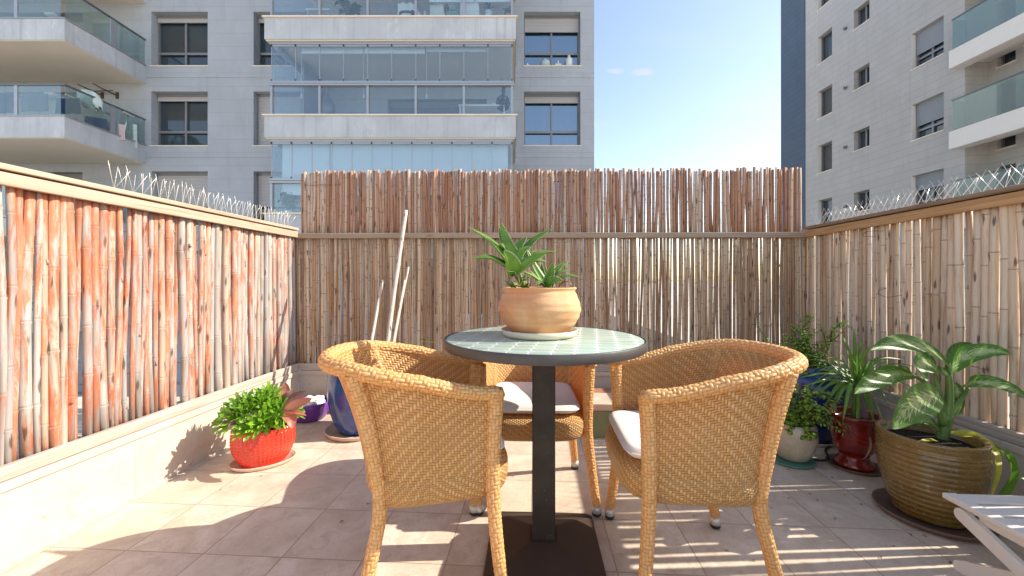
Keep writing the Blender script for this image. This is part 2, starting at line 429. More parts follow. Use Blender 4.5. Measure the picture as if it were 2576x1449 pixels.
def m_glaze(name, c1, c2, ro=.15, sc=6, stain=None, coat=.6, zs=1):
    B = Mat(name); p = B.map(B.co(), sc=(1, 1, zs)); n1 = B.noise(p, sc, 5, .65, 1); n2 = B.noise(p, sc*7, 4)
    c = B.mix(B.step(n1, .35, .68), c1, c2)
    if stain: c = B.mix(B.step(n2, .58, .7)*.5, c, stain)
    return B.fin(B.pr(c, ro + n2*.12, 0, B.bump(n1, .12, .006), .5, coat))
def m_leaf(name, c1, c2, edge=None, tr=.25, ro=.4, vein=.3, teeth=None, trc=None):
    B = Mat(name); u, v, _ = B.sep(B.co('UV')); p = B.co(); t_, rn, _2 = B.attr()
    d = B.m('ABSOLUTE', u-.5)*2
    nz = B.noise(p, 22, 4)
    c = B.mix(B.step(nz+rn*.4-.2, .3, .75), c1, c2)
    c = B.mix(B.step(d, .12, .0)*vein, c, [min(1, k*1.5+.02) for k in c2])
    if edge: c = B.mix(B.step(d, .72, 1.0)*.85, c, edge)
    if teeth: c = B.mix(t_, c, teeth)
    pr = B.pr(c, ro, 0, B.bump(nz, .15, .003), .45)
    return B.fin(B.ms(tr, pr, B.sh('ShaderNodeBsdfTranslucent', Color=trc or [min(1, k*2.2) for k in c2])))
def m_dieff():
    B = Mat('variegated_leaf'); u, v, _ = B.sep(B.co('UV')); d = B.m('ABSOLUTE', u-.5)*2; t_, rn, _2 = B.attr()
    st = B.noise(B.comb((v*1.0 - d*.32)*34+rn*20, d*3.5, rn*9), 1, 4, .65, .4)
    m = B.step(st - d*.30 + .10 - B.m('ABSOLUTE', v-.45)*.18, .44, .50)
    c = B.mix(B.noise(B.co(), 14, 3), (.03, .11, .018), (.09, .23, .03))
    c = B.mix(m*.85, c, (.52, .60, .30))
    c = B.mix(B.step(d, .06, .015)*.6, c, (.30, .45, .14))
    rib = B.m('SINE', (v - d*.32)*130)
    pr = B.pr(c, .38, 0, B.bump(rib*.5, .12, .003), .35)
    return B.fin(B.ms(.28, pr, B.sh('ShaderNodeBsdfTranslucent', Color=B.mix(m*.7, (.20, .50, .03), (.7, .85, .3)))))
def m_mosaic():
    B = Mat('green_mosaic'); x, y, z = B.sep(B.map(B.co(), rot=(0, 0, .12), sc=(.78, 1, 1))); T = .050
    a = x/T; b = y/T; ia = B.m('FLOOR', a); ib = B.m('FLOOR', b); fa = B.m('ABSOLUTE', a-ia-.5); fb = B.m('ABSOLUTE', b-ib-.5)
    wob = (B.noise(B.co(), 60, 2)-.5)*.05
    sm = fa+fb; K = .80
    e1 = .5 - B.m('MAXIMUM', fa, fb); e2 = B.m('ABSOLUTE', K - sm)*.7; ins = B.m('LESS_THAN', sm, K)
    e = B.m('MINIMUM', e2, e1 + (1-ins)*1.0)
    g = B.step(e+wob*.4, .022, .055)
    rn = B.white(B.comb(ia, ib, 1))
    tl = B.mix(rn, (.30, .38, .31), (.40, .47, .40)); tl = B.mix(B.step(B.noise(B.co(), 16, 4), .5, .7)*.35, tl, (.30, .44, .30))
    c = B.mix(g, (.62, .63, .57), tl)
    return B.fin(B.pr(c, .30+.3*(1-g), 0, B.bump(g, .5, .002), .5))
def m_soil():
    B = Mat('soil'); p = B.co(); n = B.noise(p, 90, 5, .7)
    return B.fin(B.pr(B.mix(B.step(n, .4, .7), (.012, .008, .006), (.09, .06, .04)), .9, 0, B.bump(n, 1, .012), .2))

MT = {}
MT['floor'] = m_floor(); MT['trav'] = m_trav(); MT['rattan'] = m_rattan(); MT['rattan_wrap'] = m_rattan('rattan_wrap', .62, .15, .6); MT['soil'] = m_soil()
MT['wood_grey'] = m_wood('weathered_wood', (.40, .33, .27), (.58, .50, .42))
MT['wood_pale'] = m_wood('pale_pine', (.38, .265, .185), (.54, .415, .315))  # the left fence boards' own pale wood colour
MT['wood_rail'] = m_wood('grey_brown_pine', (.30, .22, .15), (.44, .34, .25))
MT['wood_brown'] = m_wood('brown_pine', (.42, .23, .10), (.56, .34, .17))
MT['wood_dark'] = m_wood('dark_weathered_cap', (.20, .13, .085), (.32, .22, .15))
MT['bam_left'] = m_bamboo('painted_bamboo', (.35, .315, .29), (.44, .40, .365), (.48, .35, .26), (.24, .20, .175), .65,
                          paint=((.50, .105, .036), (.60, .19, .075), (.42, .19, .11)), dirt=.35)
MT['bam_back'] = m_bamboo('brown_bamboo', (.33, .195, .11), (.53, .355, .22), (.70, .55, .39), (.20, .115, .07), .55, dirt=.85)
MT['bam_top'] = m_bamboo('reddish_bamboo', (.30, .135, .075), (.44, .24, .15), (.60, .47, .36), (.50, .38, .30), .5, dirt=.8)
MT['bam_right'] = m_bamboo('tan_bamboo', (.50, .35, .225), (.68, .53, .385), (.72, .59, .455), (.32, .15, .07), .6, dirt=.6)
MT['bam_pole'] = m_bamboo('bleached_bamboo', (.58, .50, .42), (.62, .54, .46), (.50, .43, .37), (.40, .31, .25), .5, dirt=.2)
MT['iron'] = plain('dark_iron_plain', (.034, .025, .020), .6, .0, .3, 12, .25, .1)
MT['iron_brown'] = plain('brown_cast_iron', (.060, .036, .024), .55, .15, .3, 7, bump=.25, bsc=240)
_B = Mat('dark_iron'); _p = _B.co(); _n = _B.noise(_p, 9, 5); _v = _B.voro(_p, 55)
_c = _B.mix(_B.step(_n, .35, .7), (.028, .020, .016), (.050, .038, .030)); _c = _B.mix(_B.step(_v, .10, .05)*.5, _c, (.35, .30, .25))
MT['iron'] = _B.fin(_B.pr(_c, .5, 0, _B.bump(_n, .1, .003), .3))
MT['rim'] = plain('grey_steel_band', (.075, .070, .066), .45, .1, .5, 14, bump=.15)
MT['mosaic'] = m_mosaic()
MT['cushion'] = plain('cream_canvas', (.80, .75, .70), .85, 0, .05, 30, .2, .3, 500)
MT['cap'] = plain('pale_foot_plastic', (.62, .58, .53), .35, .3, .25, 60)
MT['black'] = plain('black_rubber', (.02, .02, .02), .6)
MT['wire'] = plain('rusty_wire', (.06, .035, .025), .6)
MT['spike'] = plain('clear_plastic_spike', (.84, .78, .68), .25, .2)
MT['terra'] = m_terra('terracotta', (.62, .30, .14), (.70, .43, .23))
MT['saucer'] = m_terra('pale_clay', (.62, .44, .33), (.70, .54, .42))
MT['saucer_cream'] = plain('cream_saucer', (.66, .60, .46), .4, 0, .1, 20)
MT['saucer_brown'] = plain('brown_saucer', (.16, .10, .075), .5, 0, .2, 14)
MT['red'] = m_glaze('red_glaze', (.66, .030, .012), (.74, .055, .02), .16, 9)
MT['blue'] = m_glaze('blue_glaze', (.012, .035, .17), (.03, .075, .30), .12, 7, (.16, .10, .20))
MT['navy'] = m_glaze('navy_glaze', (.006, .018, .10), (.012, .04, .22), .10, 7)
MT['crimson'] = m_glaze('crimson_glaze', (.16, .010, .008), (.26, .02, .014), .12, 12)
MT['beige'] = m_glaze('beige_glaze', (.50, .42, .31), (.58, .50, .39), .30, 9, (.36, .28, .18), .3)
MT['olive'] = m_glaze('olive_glaze', (.15, .085, .018), (.23, .14, .035), .20, 9, (.30, .27, .20), .5, 2)
MT['purple'] = plain('purple_plastic', (.17, .045, .33), .25, 0, .1, 9)
MT['teal'] = plain('teal_saucer', (.12, .30, .24), .35, 0, .1, 20)
MT['pebble'] = plain('white_pebble', (.84, .81, .77), .5, 0, .06, 30)
MT['white'] = plain('white_paint', (.76, .72, .66), .45, 0, .05, 12)
MT['whiteblue'] = plain('white_plastic', (.80, .80, .78), .4, 0, .05, 12)
MT['aloe'] = m_leaf('aloe_skin', (.08, .19, .025), (.17, .32, .035), tr=.14, vein=.0, edge=(.30, .42, .10), teeth=(.75, .80, .45))
MT['aeonium'] = m_leaf('green_succulent', (.09, .22, .012), (.21, .39, .03), tr=.15, ro=.32, vein=.2)
MT['pink'] = m_leaf('pink_paddle_leaf', (.36, .14, .10), (.60, .30, .20), edge=(.50, .05, .05), tr=.30, trc=(.8, .35, .25))
MT['purple_leaf'] = m_leaf('dusky_leaf', (.16, .08, .08), (.28, .20, .18), edge=(.35, .08, .08), tr=.2)
MT['dieff'] = m_dieff()
MT['stalk'] = plain('green_stalk', (.11, .20, .04), .4, 0, .35, 20)
MT['stem'] = plain('brown_stem', (.16, .08, .045), .7, 0, .3, 40)
MT['yellow_leaf'] = m_leaf('yellowing_leaf', (.34, .36, .03), (.55, .48, .05), tr=.35, vein=.2)
MT['strap'] = m_leaf('strap_leaf', (.09, .21, .03), (.18, .36, .05), edge=(.16, .07, .04), tr=.25)
MT['jade'] = m_leaf('small_jade_leaf', (.18, .34, .04), (.34, .52, .09), tr=.25, vein=0)
MT['dry'] = plain('dried_leaf', (.28, .15, .08), .8, 0, .3, 30)
MT['facade'] = m_stone('grey_stone_cladding', (.49, .515, .555), .50, 1.25, (.38, .38, .38), off=.1)
MT['parapet'] = m_stone('balcony_stone', (.58, .60, .63), 3.2, .49, (.36, .35, .36), blot=1.0, off=1.2, jw=.022)
MT['facade_r'] = m_stone('pale_stone_cladding', (.55, .525, .50), .33, 1.1, (.42, .39, .37), ax=1, blot=.45, jw=.018)
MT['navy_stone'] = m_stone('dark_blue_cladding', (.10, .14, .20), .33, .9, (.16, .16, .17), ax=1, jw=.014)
MT['soffit'] = plain('cream_soffit', (.84, .74, .61), .8, 0, .06, 1.5)
MT['render_white'] = plain('white_render', (.86, .80, .74), .7, 0, .03, 3)
MT['frame'] = plain('grey_window_frame', (.26, .25, .26), .4, .3, .08, 5)
MT['alu'] = plain('grey_aluminium', (.40, .41, .44), .35, .4, .06, 5)
MT['dkrail'] = plain('dark_grey_rail', (.17, .18, .20), .4, .4, .1, 5)
MT['shut'] = m_shutter('roller_shutter', (.52, .50, .49)); MT['shut_r'] = m_shutter('blue_grey_shutter', (.33, .35, .38), .06)
MT['louvre'] = m_shutter('dark_louvre', (.10, .10, .10), .10)
MT['glass_bay'] = m_glass('bay_glass', (.88, .94, .97), .075, .965)
MT['glass_rail'] = m_glass('green_rail_glass', (.76, .84, .82), .06, .93)
MT['glass_rail_r'] = m_glass('green_rail_glass_dense', (.64, .75, .72), .03, .75)
MT['pane'] = plain('dark_pane', (.035, .05, .06), .05, 0, .2, 2, 1.0)
_B = Mat('sky_pane'); MT['pane_blue'] = _B.fin(_B.ms(.33, _B.pr((.03, .06, .09), .1), _B.sh('ShaderNodeBsdfGlossy', Color=(.75, .88, 1), Roughness=.04)))
MT['blind'] = plain('white_blind', (.74, .78, .80), .8, 0, .03, 3)
MT['interior'] = plain('room_wall', (.30, .31, .33), .9)
MT['navycloth'] = plain('navy_towel', (.03, .06, .13), .9, 0, .3, 9); MT['blue_cloth'] = plain('blue_cloth', (.03, .08, .32), .9)
MT['pale_cloth'] = plain('pale_green_cloth', (.56, .66, .62), .9, 0, .25, 12); MT['pinkcloth'] = plain('pink_cloth', (.62, .48, .50), .9, 0, .3, 25)
MT['rust'] = plain('rusty_bar', (.10, .05, .03), .7)
MT['plant_far'] = m_leaf('balcony_plant_leaf', (.02, .07, .02), (.06, .15, .05), tr=.15)
MT['ground'] = plain('pale_concrete', (.60, .55, .48), .85, 0, .12, .4)
MT['asphalt'] = plain('street_asphalt', (.10, .10, .10), .9, 0, .2, .5)
MT['planter_green'] = plain('faded_green_planter', (.22, .22, .11), .6, 0, .25, 20)
MT['brick_clay'] = plain('clay_brick', (.40, .17, .09), .8, 0, .3, 30)

# ---------------------------------------------------------------- room lines (walls of the terrace)
def LW(y): return -1.724 + (y-1.321)*.06           # inner face of the left wall
def RW(y): return 1.998 + y*.059                    # inner face of the right wall
BL = V((LW(2.985), 2.985, 0)); BR = V((RW(2.91)+.0, 2.91, 0))
def BWy(x): return 2.985 - (x-BL.x)*.0198
Y0 = -.6

mb = MB(); mb.add([(-9, -6, 0), (9, -6, 0), (9, 3.3, 0), (-9, 3.3, 0)], [(0,1,2,3)], smooth=False)
fl = struct(mb.build('terrace_floor', MT['floor']))
mb = MB(); mb.add([(-600, -600, -3.6), (600, -600, -3.6), (600, 900, -3.6), (-600, 900, -3.6)], [(0,1,2,3)], smooth=False)
struct(mb.build('ground', MT['ground']))
mb = MB(); mb.box((-9, -6, -3.5), (9, 3.29, -.01)); struct(mb.build('lower_storey', MT['render_white']))
mb = MB(); mb.add([(4.5, 3.4, -3.594), (13, 3.4, -3.594), (13, 120, -3.594), (4.5, 120, -3.594)], [(0,1,2,3)], smooth=False)
struct(mb.build('street', MT['asphalt']))

def strip(p0, p1, off0, off1, z0, z1):
    """box along the wall line p0->p1, from offset off0 to off1 to its left side"""
    d = (V(p1)-V(p0)); d.z = 0; L = d.length; d.normalize(); n = V((-d.y, d.x, 0))
    M = Matrix(((d.x, n.x, 0, p0[0]), (d.y, n.y, 0, p0[1]), (0, 0, 1, 0), (0,0,0,1)))
    return (0, off0, z0), (L, off1, z1), M
L0 = V((LW(Y0), Y0, 0)); R0 = V((RW(Y0), Y0, 0))
def low_wall(name, p0, p1, sgn, label):
    t = thing(name, label, 'low wall')
    a, b = (0, .22) if sgn > 0 else (-.22, 0)
    m_ = MB(); m_.box(*strip(p0, p1, a, b, 0, .262)); m_.build('wall', MT['trav'], t)
    a, b = (-.008, .225) if sgn > 0 else (-.225, .008)
    m_ = MB(); m_.box(*strip(p0, p1, a, b, .262, .294)); m_.build('coping', MT['trav'], t, bevel=.003)
low_wall('stone_parapet', L0, BL, 1, 'pale travertine low wall under the orange bamboo fence at the left')
low_wall('stone_parapet', BL+V((.003,0,0)), BR-V((.003,0,0)), 1, 'travertine low wall along the back, under the tall bamboo screen')
low_wall('stone_parapet', R0, BR, -1, 'shaded travertine low wall at the right, behind the olive ribbed pot')

def poles(m_, line, along, pitch, rad, z0, z1, jit=.0, gap=.0, back=0, seg=8, ztop=.02, gapmax=.008, bend=.006, node=(.16, .3), lean=.006):
    d = V(line[1])-V(line[0]); L = d.length; d.normalize(); n = V((-d.y, d.x, 0))
    s = 0; rnd = random.random
    while s < L:
        r = rad*(.62+.62*rnd()); 
        w_ = 2*r*.93 + (gapmax*rnd() if rnd() < gap else 0)
        s += w_/2
        x0 = V(line[0]) + d*s + n*(back + (rnd()-.5)*jit)
        top = z1 + (rnd()-.5)*ztop; zz = z0 + (rnd()-.5)*.01; r1, r2 = rnd(), rnd()
        ph = rnd()*6; bd = bend*(rnd()-.3); ln = (rnd()-.5)*lean; tp = .94+rnd()*.05
        P_ = []; R_ = []; C_ = []
        nx = zz + rnd()*node[1]
        def at(z):
            t = (z-zz)/(top-zz)
            return x0 + d*(bd*sin(t*5+ph) + ln*(t-.5)) + n*(bd*.5*cos(t*4+ph)) + V((0,0,z))
        P_.append(at(zz)); R_.append(r); C_.append((r1, r2, 0, 1))
        while nx < top-.03:
            for dz, k, c in ((-.012, 1, 0), (-.004, 1.10, .0), (-.0005, 1.12, .25), (.0015, .97, 1.), (.0045, 1.09, .6), (.012, 1.0, 0)):
                P_.append(at(nx+dz)); R_.append(r*(k + (tp-1)*(nx-zz))); C_.append((r1, r2, c, 1))
            nx += node[0] + rnd()*(node[1]-node[0])
        P_.append(at(top)); R_.append(r*tp); C_.append((r1, r2, 0, 1))
        m_.tube(P_, R_, seg, True, cols=C_)
        if rnd() < .35:
            k = rnd(); zc = zz + .1 + k*(top-zz-.2); c0 = at(zc); a_ = -n if back > 0 else n
            c0 = c0 + a_*r*.8 + d*(rnd()-.5)*r
            m_.tube([c0, c0 + a_*.004 + V((0,0,.012+.012*rnd())) + d*(rnd()-.5)*.012], [r*.42, r*.2], 5, True, cols=[(r1, r2, .9, 1), (r1, r2, .5, 1)])
        s += w_/2
def ties(m_, line, zs, back, amp=.004):
    d = V(line[1])-V(line[0]); L = d.length; d.normalize(); n = V((-d.y, d.x, 0)); k = int(L/.03)
    for z in zs:
        m_.tube([V(line[0]) + d*(L*i/k) + n*(back + amp*sin(i*1.7)) + V((0,0,z+.003*sin(i*.9))) for i in range(k+1)], .0011, 4)

# left fence ----------------------------------------------------
t = thing('bamboo_fence', 'left bamboo fence with peeling orange paint and a pale wooden top rail', 'fence')
m_ = MB(); poles(m_, (L0, V((LW(3.02), 3.02, 0))), 1, .030, .0158, .298, 1.36, jit=.022, gap=.2, back=.050, seg=10, gapmax=.004, node=(.2, .34), bend=.018, lean=.026)
m_.build('bamboo_panel', MT['bam_left'], t)
m_ = MB(); m_.box(*strip(L0, BL, .004, .029, 1.304, 1.349)); m_.build('top_rail', MT['wood_pale'], t, bevel=.003)
m_ = MB(); m_.box(*strip(L0, BL, -.004, .10, 1.356, 1.377)); m_.build('cap_board', MT['wood_pale'], t, bevel=.004)
m_ = MB(); m_.box(*strip(L0, BL, .003, .030, .2965, .345)); m_.build('bottom_rail', MT['wood_grey'], t, bevel=.003)
m_ = MB(); ties(m_, (L0, BL), (.55, .9, 1.2), .074); m_.build('tie_wire', MT['wire'], t)
# right fence ---------------------------------------------------
t = thing('bamboo_fence', 'right bamboo fence of tan unpainted canes with a brown top rail', 'fence')
m_ = MB(); poles(m_, (R0, V((RW(2.02), 2.02, 0))), 1, .036, .0185, .298, 1.36, jit=.020, gap=.62, back=-.052, seg=12, gapmax=.015, node=(.2, .34), bend=.012, lean=.02)
poles(m_, (V((RW(2.02), 2.02, 0)), V((RW(2.97), 2.97, 0))), 1, .024, .0115, .298, 1.36, jit=.014, gap=.6, back=-.048, seg=10, gapmax=.012, node=(.18, .3), bend=.008, lean=.02)
m_.build('bamboo_panel', MT['bam_right'], t)
m_ = MB(); m_.box(*strip(R0, BR, -.029, -.004, 1.300, 1.349)); m_.build('top_rail', MT['wood_brown'], t, bevel=.003)
m_ = MB(); m_.box(*strip(R0, BR, -.10, .004, 1.354, 1.377)); m_.build('cap_board', MT['wood_dark'], t, bevel=.005)
m_ = MB(); m_.box(*strip(R0, BR, -.030, -.003, .2965, .345)); m_.build('bottom_rail', MT['wood_grey'], t, bevel=.003)
m_ = MB(); ties(m_, (R0, BR), (.5, .8, 1.1), -.074)
def hook(pts): m_.tube(bez(pts, 16), .0013, 5)
hook([V((RW(2.2)-.006, 2.24, 1.262)), V((RW(2.3)-.03, 2.33, 1.268)), V((RW(2.32)-.02, 2.36, 1.245)), V((RW(2.22)-.012, 2.28, 1.236))])
hook([V((RW(2.0)-.006, 2.12, .90)), V((RW(2.1)-.02, 2.2, .885)), V((RW(2.2)-.02, 2.26, .91)), V((RW(2.2)-.01, 2.22, .935))])
m_.build('tie_wire', MT['wire'], t)
# back screen ---------------------------------------------------
t = thing('bamboo_fence', 'tall bamboo screen across the back with a wooden rail halfway up', 'fence')
A, Bq = BL + V((-.022, 0, 0)), BR + V((.02, 0, 0))
mid = A.lerp(Bq, .5)
m_ = MB(); poles(m_, (BL + V((-.07, 0, 0)), mid), 1, .023, .0100, .298, 1.335, jit=.016, gap=.12, back=.042, seg=8, gapmax=.005, bend=.009, lean=.028, node=(.12, .26))
poles(m_, (mid, BR + V((.09, 0, 0))), 1, .023, .0100, .298, 1.335, jit=.018, gap=.34, back=.042, seg=8, gapmax=.008, bend=.009, lean=.028, node=(.12, .26))
m_.build('lower_bamboo_panel', MT['bam_back'], t)
m_ = MB(); poles(m_, (A, mid), 1, .023, .0108, 1.30, 1.825, jit=.018, gap=.15, back=.075, seg=8, ztop=.032, gapmax=.005, bend=.006, lean=.016, node=(.12, .26))
poles(m_, (mid, Bq), 1, .023, .0108, 1.30, 1.825, jit=.018, gap=.45, back=.075, seg=8, ztop=.034, gapmax=.010, bend=.006, lean=.018, node=(.12, .26))
m_.build('upper_bamboo_panel', MT['bam_top'], t)
m_ = MB(); m_.box(*strip(A, Bq, -.002, .026, 1.298, 1.338)); m_.build('middle_rail', MT['wood_rail'], t, bevel=.003)
m_ = MB(); m_.box(*strip(A, Bq, .003, .030, .2965, .345)); m_.build('bottom_rail', MT['wood_grey'], t, bevel=.003)
m_ = MB(); ties(m_, (A, Bq), (.5, .78, .98, 1.2), .060); ties(m_, (A, Bq), (1.42, 1.58, 1.72), .092)
m_.tube(bez([BL + V((.02 + .07*i, .058 - .002*i, 1.72 - .004*(i % 2))) for i in range(5)], 20), .0016, 5)
m_.build('tie_wire', MT['wire'], t)

# bird spikes ---------------------------------------------------
def spikes(p0, p1, z, label, n0):
    d = V(p1)-V(p0); L = d.length; d.normalize(); n = V((-d.y, d.x, 0)); m_ = MB(); s = 0
    m_.box(*strip(p0, p1, -.015, .015, z, z+.005))
    while s < L:
        b = V(p0)+d*s+V((0,0,z+.003))
        for sx in (-1, 1):
            e = b + d*sx*(.036+random.random()*.006) + n*(sx*.022+random.uniform(-.01,.01)) + d*random.uniform(-.012,.012) + V((0,0,.088+random.random()*.026))
            m_.tube([b, e], .00085, 4)
        e = b - n*.045 + V((0,0,.085)) + d*random.uniform(-.03,.03); m_.tube([b, e], .00085, 4)
        s += n0
    tag(m_.build('bird_spikes', MT['spike']), label, 'bird spikes')
spikes(V((LW(1.72)-.045, 1.72, 0)), BL+V((-.05, -.02, 0)), 1.377, 'row of thin pale bird spikes along the top of the left fence', .042)
spikes(V((RW(1.4)+.045, 1.4, 0)), BR+V((.05, -.02, 0)), 1.377, 'row of thin pale bird spikes along the top of the right fence', .044)

# ================================================================ BUILDINGS
def facade(m_, M, u0, u1, z0, z1, holes, depth):
    """wall sheet in local (u, w, z) with rectangular openings and their reveals; w grows into the building"""
    us = sorted({u0, u1} | {h[0] for h in holes} | {h[1] for h in holes}); zs = sorted({z0, z1} | {h[2] for h in holes} | {h[3] for h in holes})
    for a, b in zip(us, us[1:]):
        for c, d in zip(zs, zs[1:]):
            x, z = (a+b)/2, (c+d)/2
            if any(h[0] < x < h[1] and h[2] < z < h[3] for h in holes): continue
            m_.add([M @ V(p) for p in ((a,0,c),(b,0,c),(b,0,d),(a,0,d))], [(0,1,2,3)], smooth=False)
    for a, b, c, d in holes:
        D = depth
        for q in (((a,0,c),(b,0,c),(b,D,c),(a,D,c)), ((a,0,d),(a,D,d),(b,D,d),(b,0,d)), ((a,0,c),(a,D,c),(a,D,d),(a,0,d)), ((b,0,c),(b,0,d),(b,D,d),(b,D,c))):
            m_.add([M @ V(p) for p in q], [(0,1,2,3)], smooth=False)
def window(par, M, a, b, c, d, dep, shut=0.0, shm='shut', pane='pane', lintel=.12, cols=2, split=.31, fr='frame', louvre=False, box=.16):
    """window set in the opening; shut = part of the height the roller shutter covers"""
    m_ = MB(); t = .055
    d2 = d - lintel
    def bx(x0, x1, z0, z1, w0=dep-.06, w1=dep+.02): m_.box((x0, w0, z0), (x1, w1, z1), M)
    bx(a+.002, a+t, c+.002, d2); bx(b-t, b-.002, c+.002, d2); bx(a+t, b-t, d2-t, d2); bx(a+t, b-t, c+.002, c+t)
    for k in range(1, cols): x = a+(b-a)*k/cols; bx(x-.035, x+.035, c+t, d2-t, dep-.05, dep+.01)
    if split: z = c+(d2-c)*split; bx(a+t, b-t, z-.045, z+.045, dep-.065, dep-.052)
    if lintel: bx(a+.002, b-.002, d2+.001, d-.001, dep-.12, dep+.02)
    f = m_.build('window', MT[fr], par)
    p = MB(); p.box((a+.01, dep+.022, c+.01), (b-.01, dep+.04, d2-.01), M); p.build('pane', MT['louvre' if louvre else pane], f)
    if shut or box:
        h = max(shut*(d2-c), box); p = MB(); p.box((a+.03, dep-.10, d2-h), (b-.03, dep-.068, d2-.001), M); p.build('shutter', MT[shm], f)
    s = MB(); s.box((a-.03, -.03, c-.045), (b+.03, dep-.065, c-.003), M); s.build('sill', MT['soffit'], f)
    return f

FY = 14.8
B1 = thing('apartment_building', 'grey stone-clad apartment block with glazed balconies, filling the left and middle behind the fence', 'building', (0, FY, -3.6))
MW = Matrix.Translation((0, FY, 0)); MW = Matrix.Translation((0, 0, 3.6))
# building parts are written in the building's own space (origin at its foot)
holes = []; wins = []
for k in range(-2, 4):
    zs = 3.06 + 3.01*k
    for a, b, kind in ((-13.61, -11.48, 'A'), (-9.75, -7.62, 'B'), (.45, 2.58, 'C')):
        holes.append((a, b, zs, zs+2.03)); wins.append((a, b, zs, zs+2.03, kind, k))
    holes.append((-4.7, -.95, zs-.38, zs+1.75)); wins.append((-4.7, -.95, zs-.38, zs+1.75, 'door', k))
    holes.append((-20.5, -16.2, zs-.38, zs+2.0)); wins.append((-20.5, -16.2, zs-.38, zs+2.0, 'ldoor', k))
m_ = MB(); facade(m_, MW, -26, 3.1, -3.6, 16.5, holes, .36)
m_.add([MW @ V(p) for p in ((3.1,0,-3.6),(3.1,14,-3.6),(3.1,14,16.5),(3.1,0,16.5))], [(0,1,2,3)], smooth=False)
m_.add([MW @ V(p) for p in ((-26,0,16.5),(3.1,0,16.5),(3.1,14,16.5),(-26,14,16.5))], [(0,1,2,3)], smooth=False)
m_.add([MW @ V(p) for p in ((-26,.40,-3.6),(3.09,.40,-3.6),(3.09,.40,16.5),(-26,.40,16.5))], [(0,1,2,3)], smooth=False)
m_.build('wall', MT['facade'], B1)
m_ = MB()
for k in range(-2, 5): m_.box((-26, -.022, 3.06+3.01*k-.46), (3.1, .0, 3.06+3.01*k-.435), MW)
m_.build('drip_course', MT['parapet'], B1)
for a, b, c, d, kd, k in wins:
    if k < -1: continue
    if kd == 'A': window(B1, MW, a, b, c, d, .34, shut={0: .62, -1: .5}.get(k, 0), lintel=.10)
    elif kd == 'B': window(B1, MW, a, b, c, d, .34, shut={1: 1., 0: .62}.get(k, 0), lintel=.10)
    elif kd == 'C': window(B1, MW, a, b, c, d, .34, shut={2: .27, 1: .12, 3: .2}.get(k, .1), pane='pane_blue', lintel=.10)
    elif kd == 'door': window(B1, MW, a, b, c, d, .34, shut=.10, cols=3, split=0, pane='pane', lintel=.25, shm='dkrail')
    else: window(B1, MW, a, b, c, d, .34, shut={0: .9}.get(k, .5), cols=3, split=0, lintel=.2, box=.3)

def bay(k, name='balcony'):
    """glazed balcony storey: slab/parapet at its foot, glass above"""
    zt = 3.06 + 3.03*k; zb = zt-.70; y0, y1 = -2.70, -.003; x0, x1 = -7.64, .12
    m_ = MB(); m_.box((x0, y0, zb), (x1, y1, zt-.04), MW)
    o = m_.build(name, MT['parapet'], B1)
    m_ = MB(); m_.box((x0-.05, y0-.05, zt-.037), (x1+.05, y1, zt), MW); m_.build('coping', MT['soffit'], o)
    m_ = MB(); m_.box((x0+.03, y0+.03, zb-.03), (x1-.03, y1, zb-.003), MW); m_.build('soffit', MT['soffit'], o)
    return o, zt, zb
def glazing(o, zt, zn, nu, nl, blinds):
    """zt: parapet top, zn: soffit above"""
    y = -2.58; xa, xb = -7.48, .0; zm = zt + .99
    m_ = MB(); h = .045
    m_.box((xa-.03, y-.04, zn-.11), (xb+.03, y+.04, zn-.032), MW)          # head track
    m_.box((xa-.05, y-.06, zm-.05), (xb+.05, y+.05, zm+.005), MW)          # rail
    m_.box((xa-.05, y-.03, zm+.03), (xb+.05, y+.03, zm+.10), MW)           # foot track of the sliding panes
    m_.box((xa, y-.02, zt+.001), (xb, y+.02, zt+.03), MW)
    for i in range(nl+1): x = xa+(xb-xa)*i/nl; m_.box((x-.035, y-.035, zt+.001), (x+.035, y+.03, zm-.052), MW)
    m_.build('balcony_frame', MT['alu'], o)
    g = MB()
    W_ = (xb-xa)/nu
    for i in range(nu):
        g.box((xa+i*W_+.012, y-.006, zm+.10), (xa+(i+1)*W_-.012, y+.006, zn-.13), MW)
    g.box((xa+.01, y+.022, zt+.03), (xb-.01, y+.034, zm-.055), MW)
    for x in (xa+.01, xb-.022): g.box((x, y+.05, zt+.01), (x+.012, -.05, zn-.13), MW)
    g.build('glass', MT['glass_bay'], o)
    for i in range(nu+1):
        e = MB(); x = xa+i*W_; e.box((x-.010, y-.012, zm+.10), (x+.010, y+.012, zn-.17), MW); e.build('glass_edge', MT['alu'], o)
    e = MB()
    for i in range(nu+1):
        x = xa+i*W_; e.box((x-.016, y-.045, zn-.17), (x+.016, y+.02, zn-.112), MW); e.box((x-.016, y-.045, zm+.10), (x+.016, y-.032, zm+.14), MW)
    e.build('clamp', MT['black'], o)
    e = MB()
    for i in range(nu): e.box((xa+i*W_+.02, y-.02, zn-.17), (xa+(i+1)*W_-.02, y+.015, zn-.112), MW)
    e.build('glass_clip', MT['alu'], o)
    for (a, b, dz) in blinds:
        e = MB(); e.box((a, y+.16, zn-.15-dz), (b, y+.168, zn-.05), MW); e.box((a, y+.155, zn-.17-dz), (b, y+.18, zn-.15-dz), MW); e.build('roller_blind', MT['blind'], o)
        e = MB(); e.tube([MW @ V((a+.01, y+.14, zn-.2)), MW @ V((a+.01, y+.14, zt+.75))], .006, 5); e.tube([MW @ V((a+.01, y+.14, zt+.76)), MW @ V((a+.01, y+.14, zt+.62))], .022, 6); e.build('pull_cord', MT['whiteblue'], o)
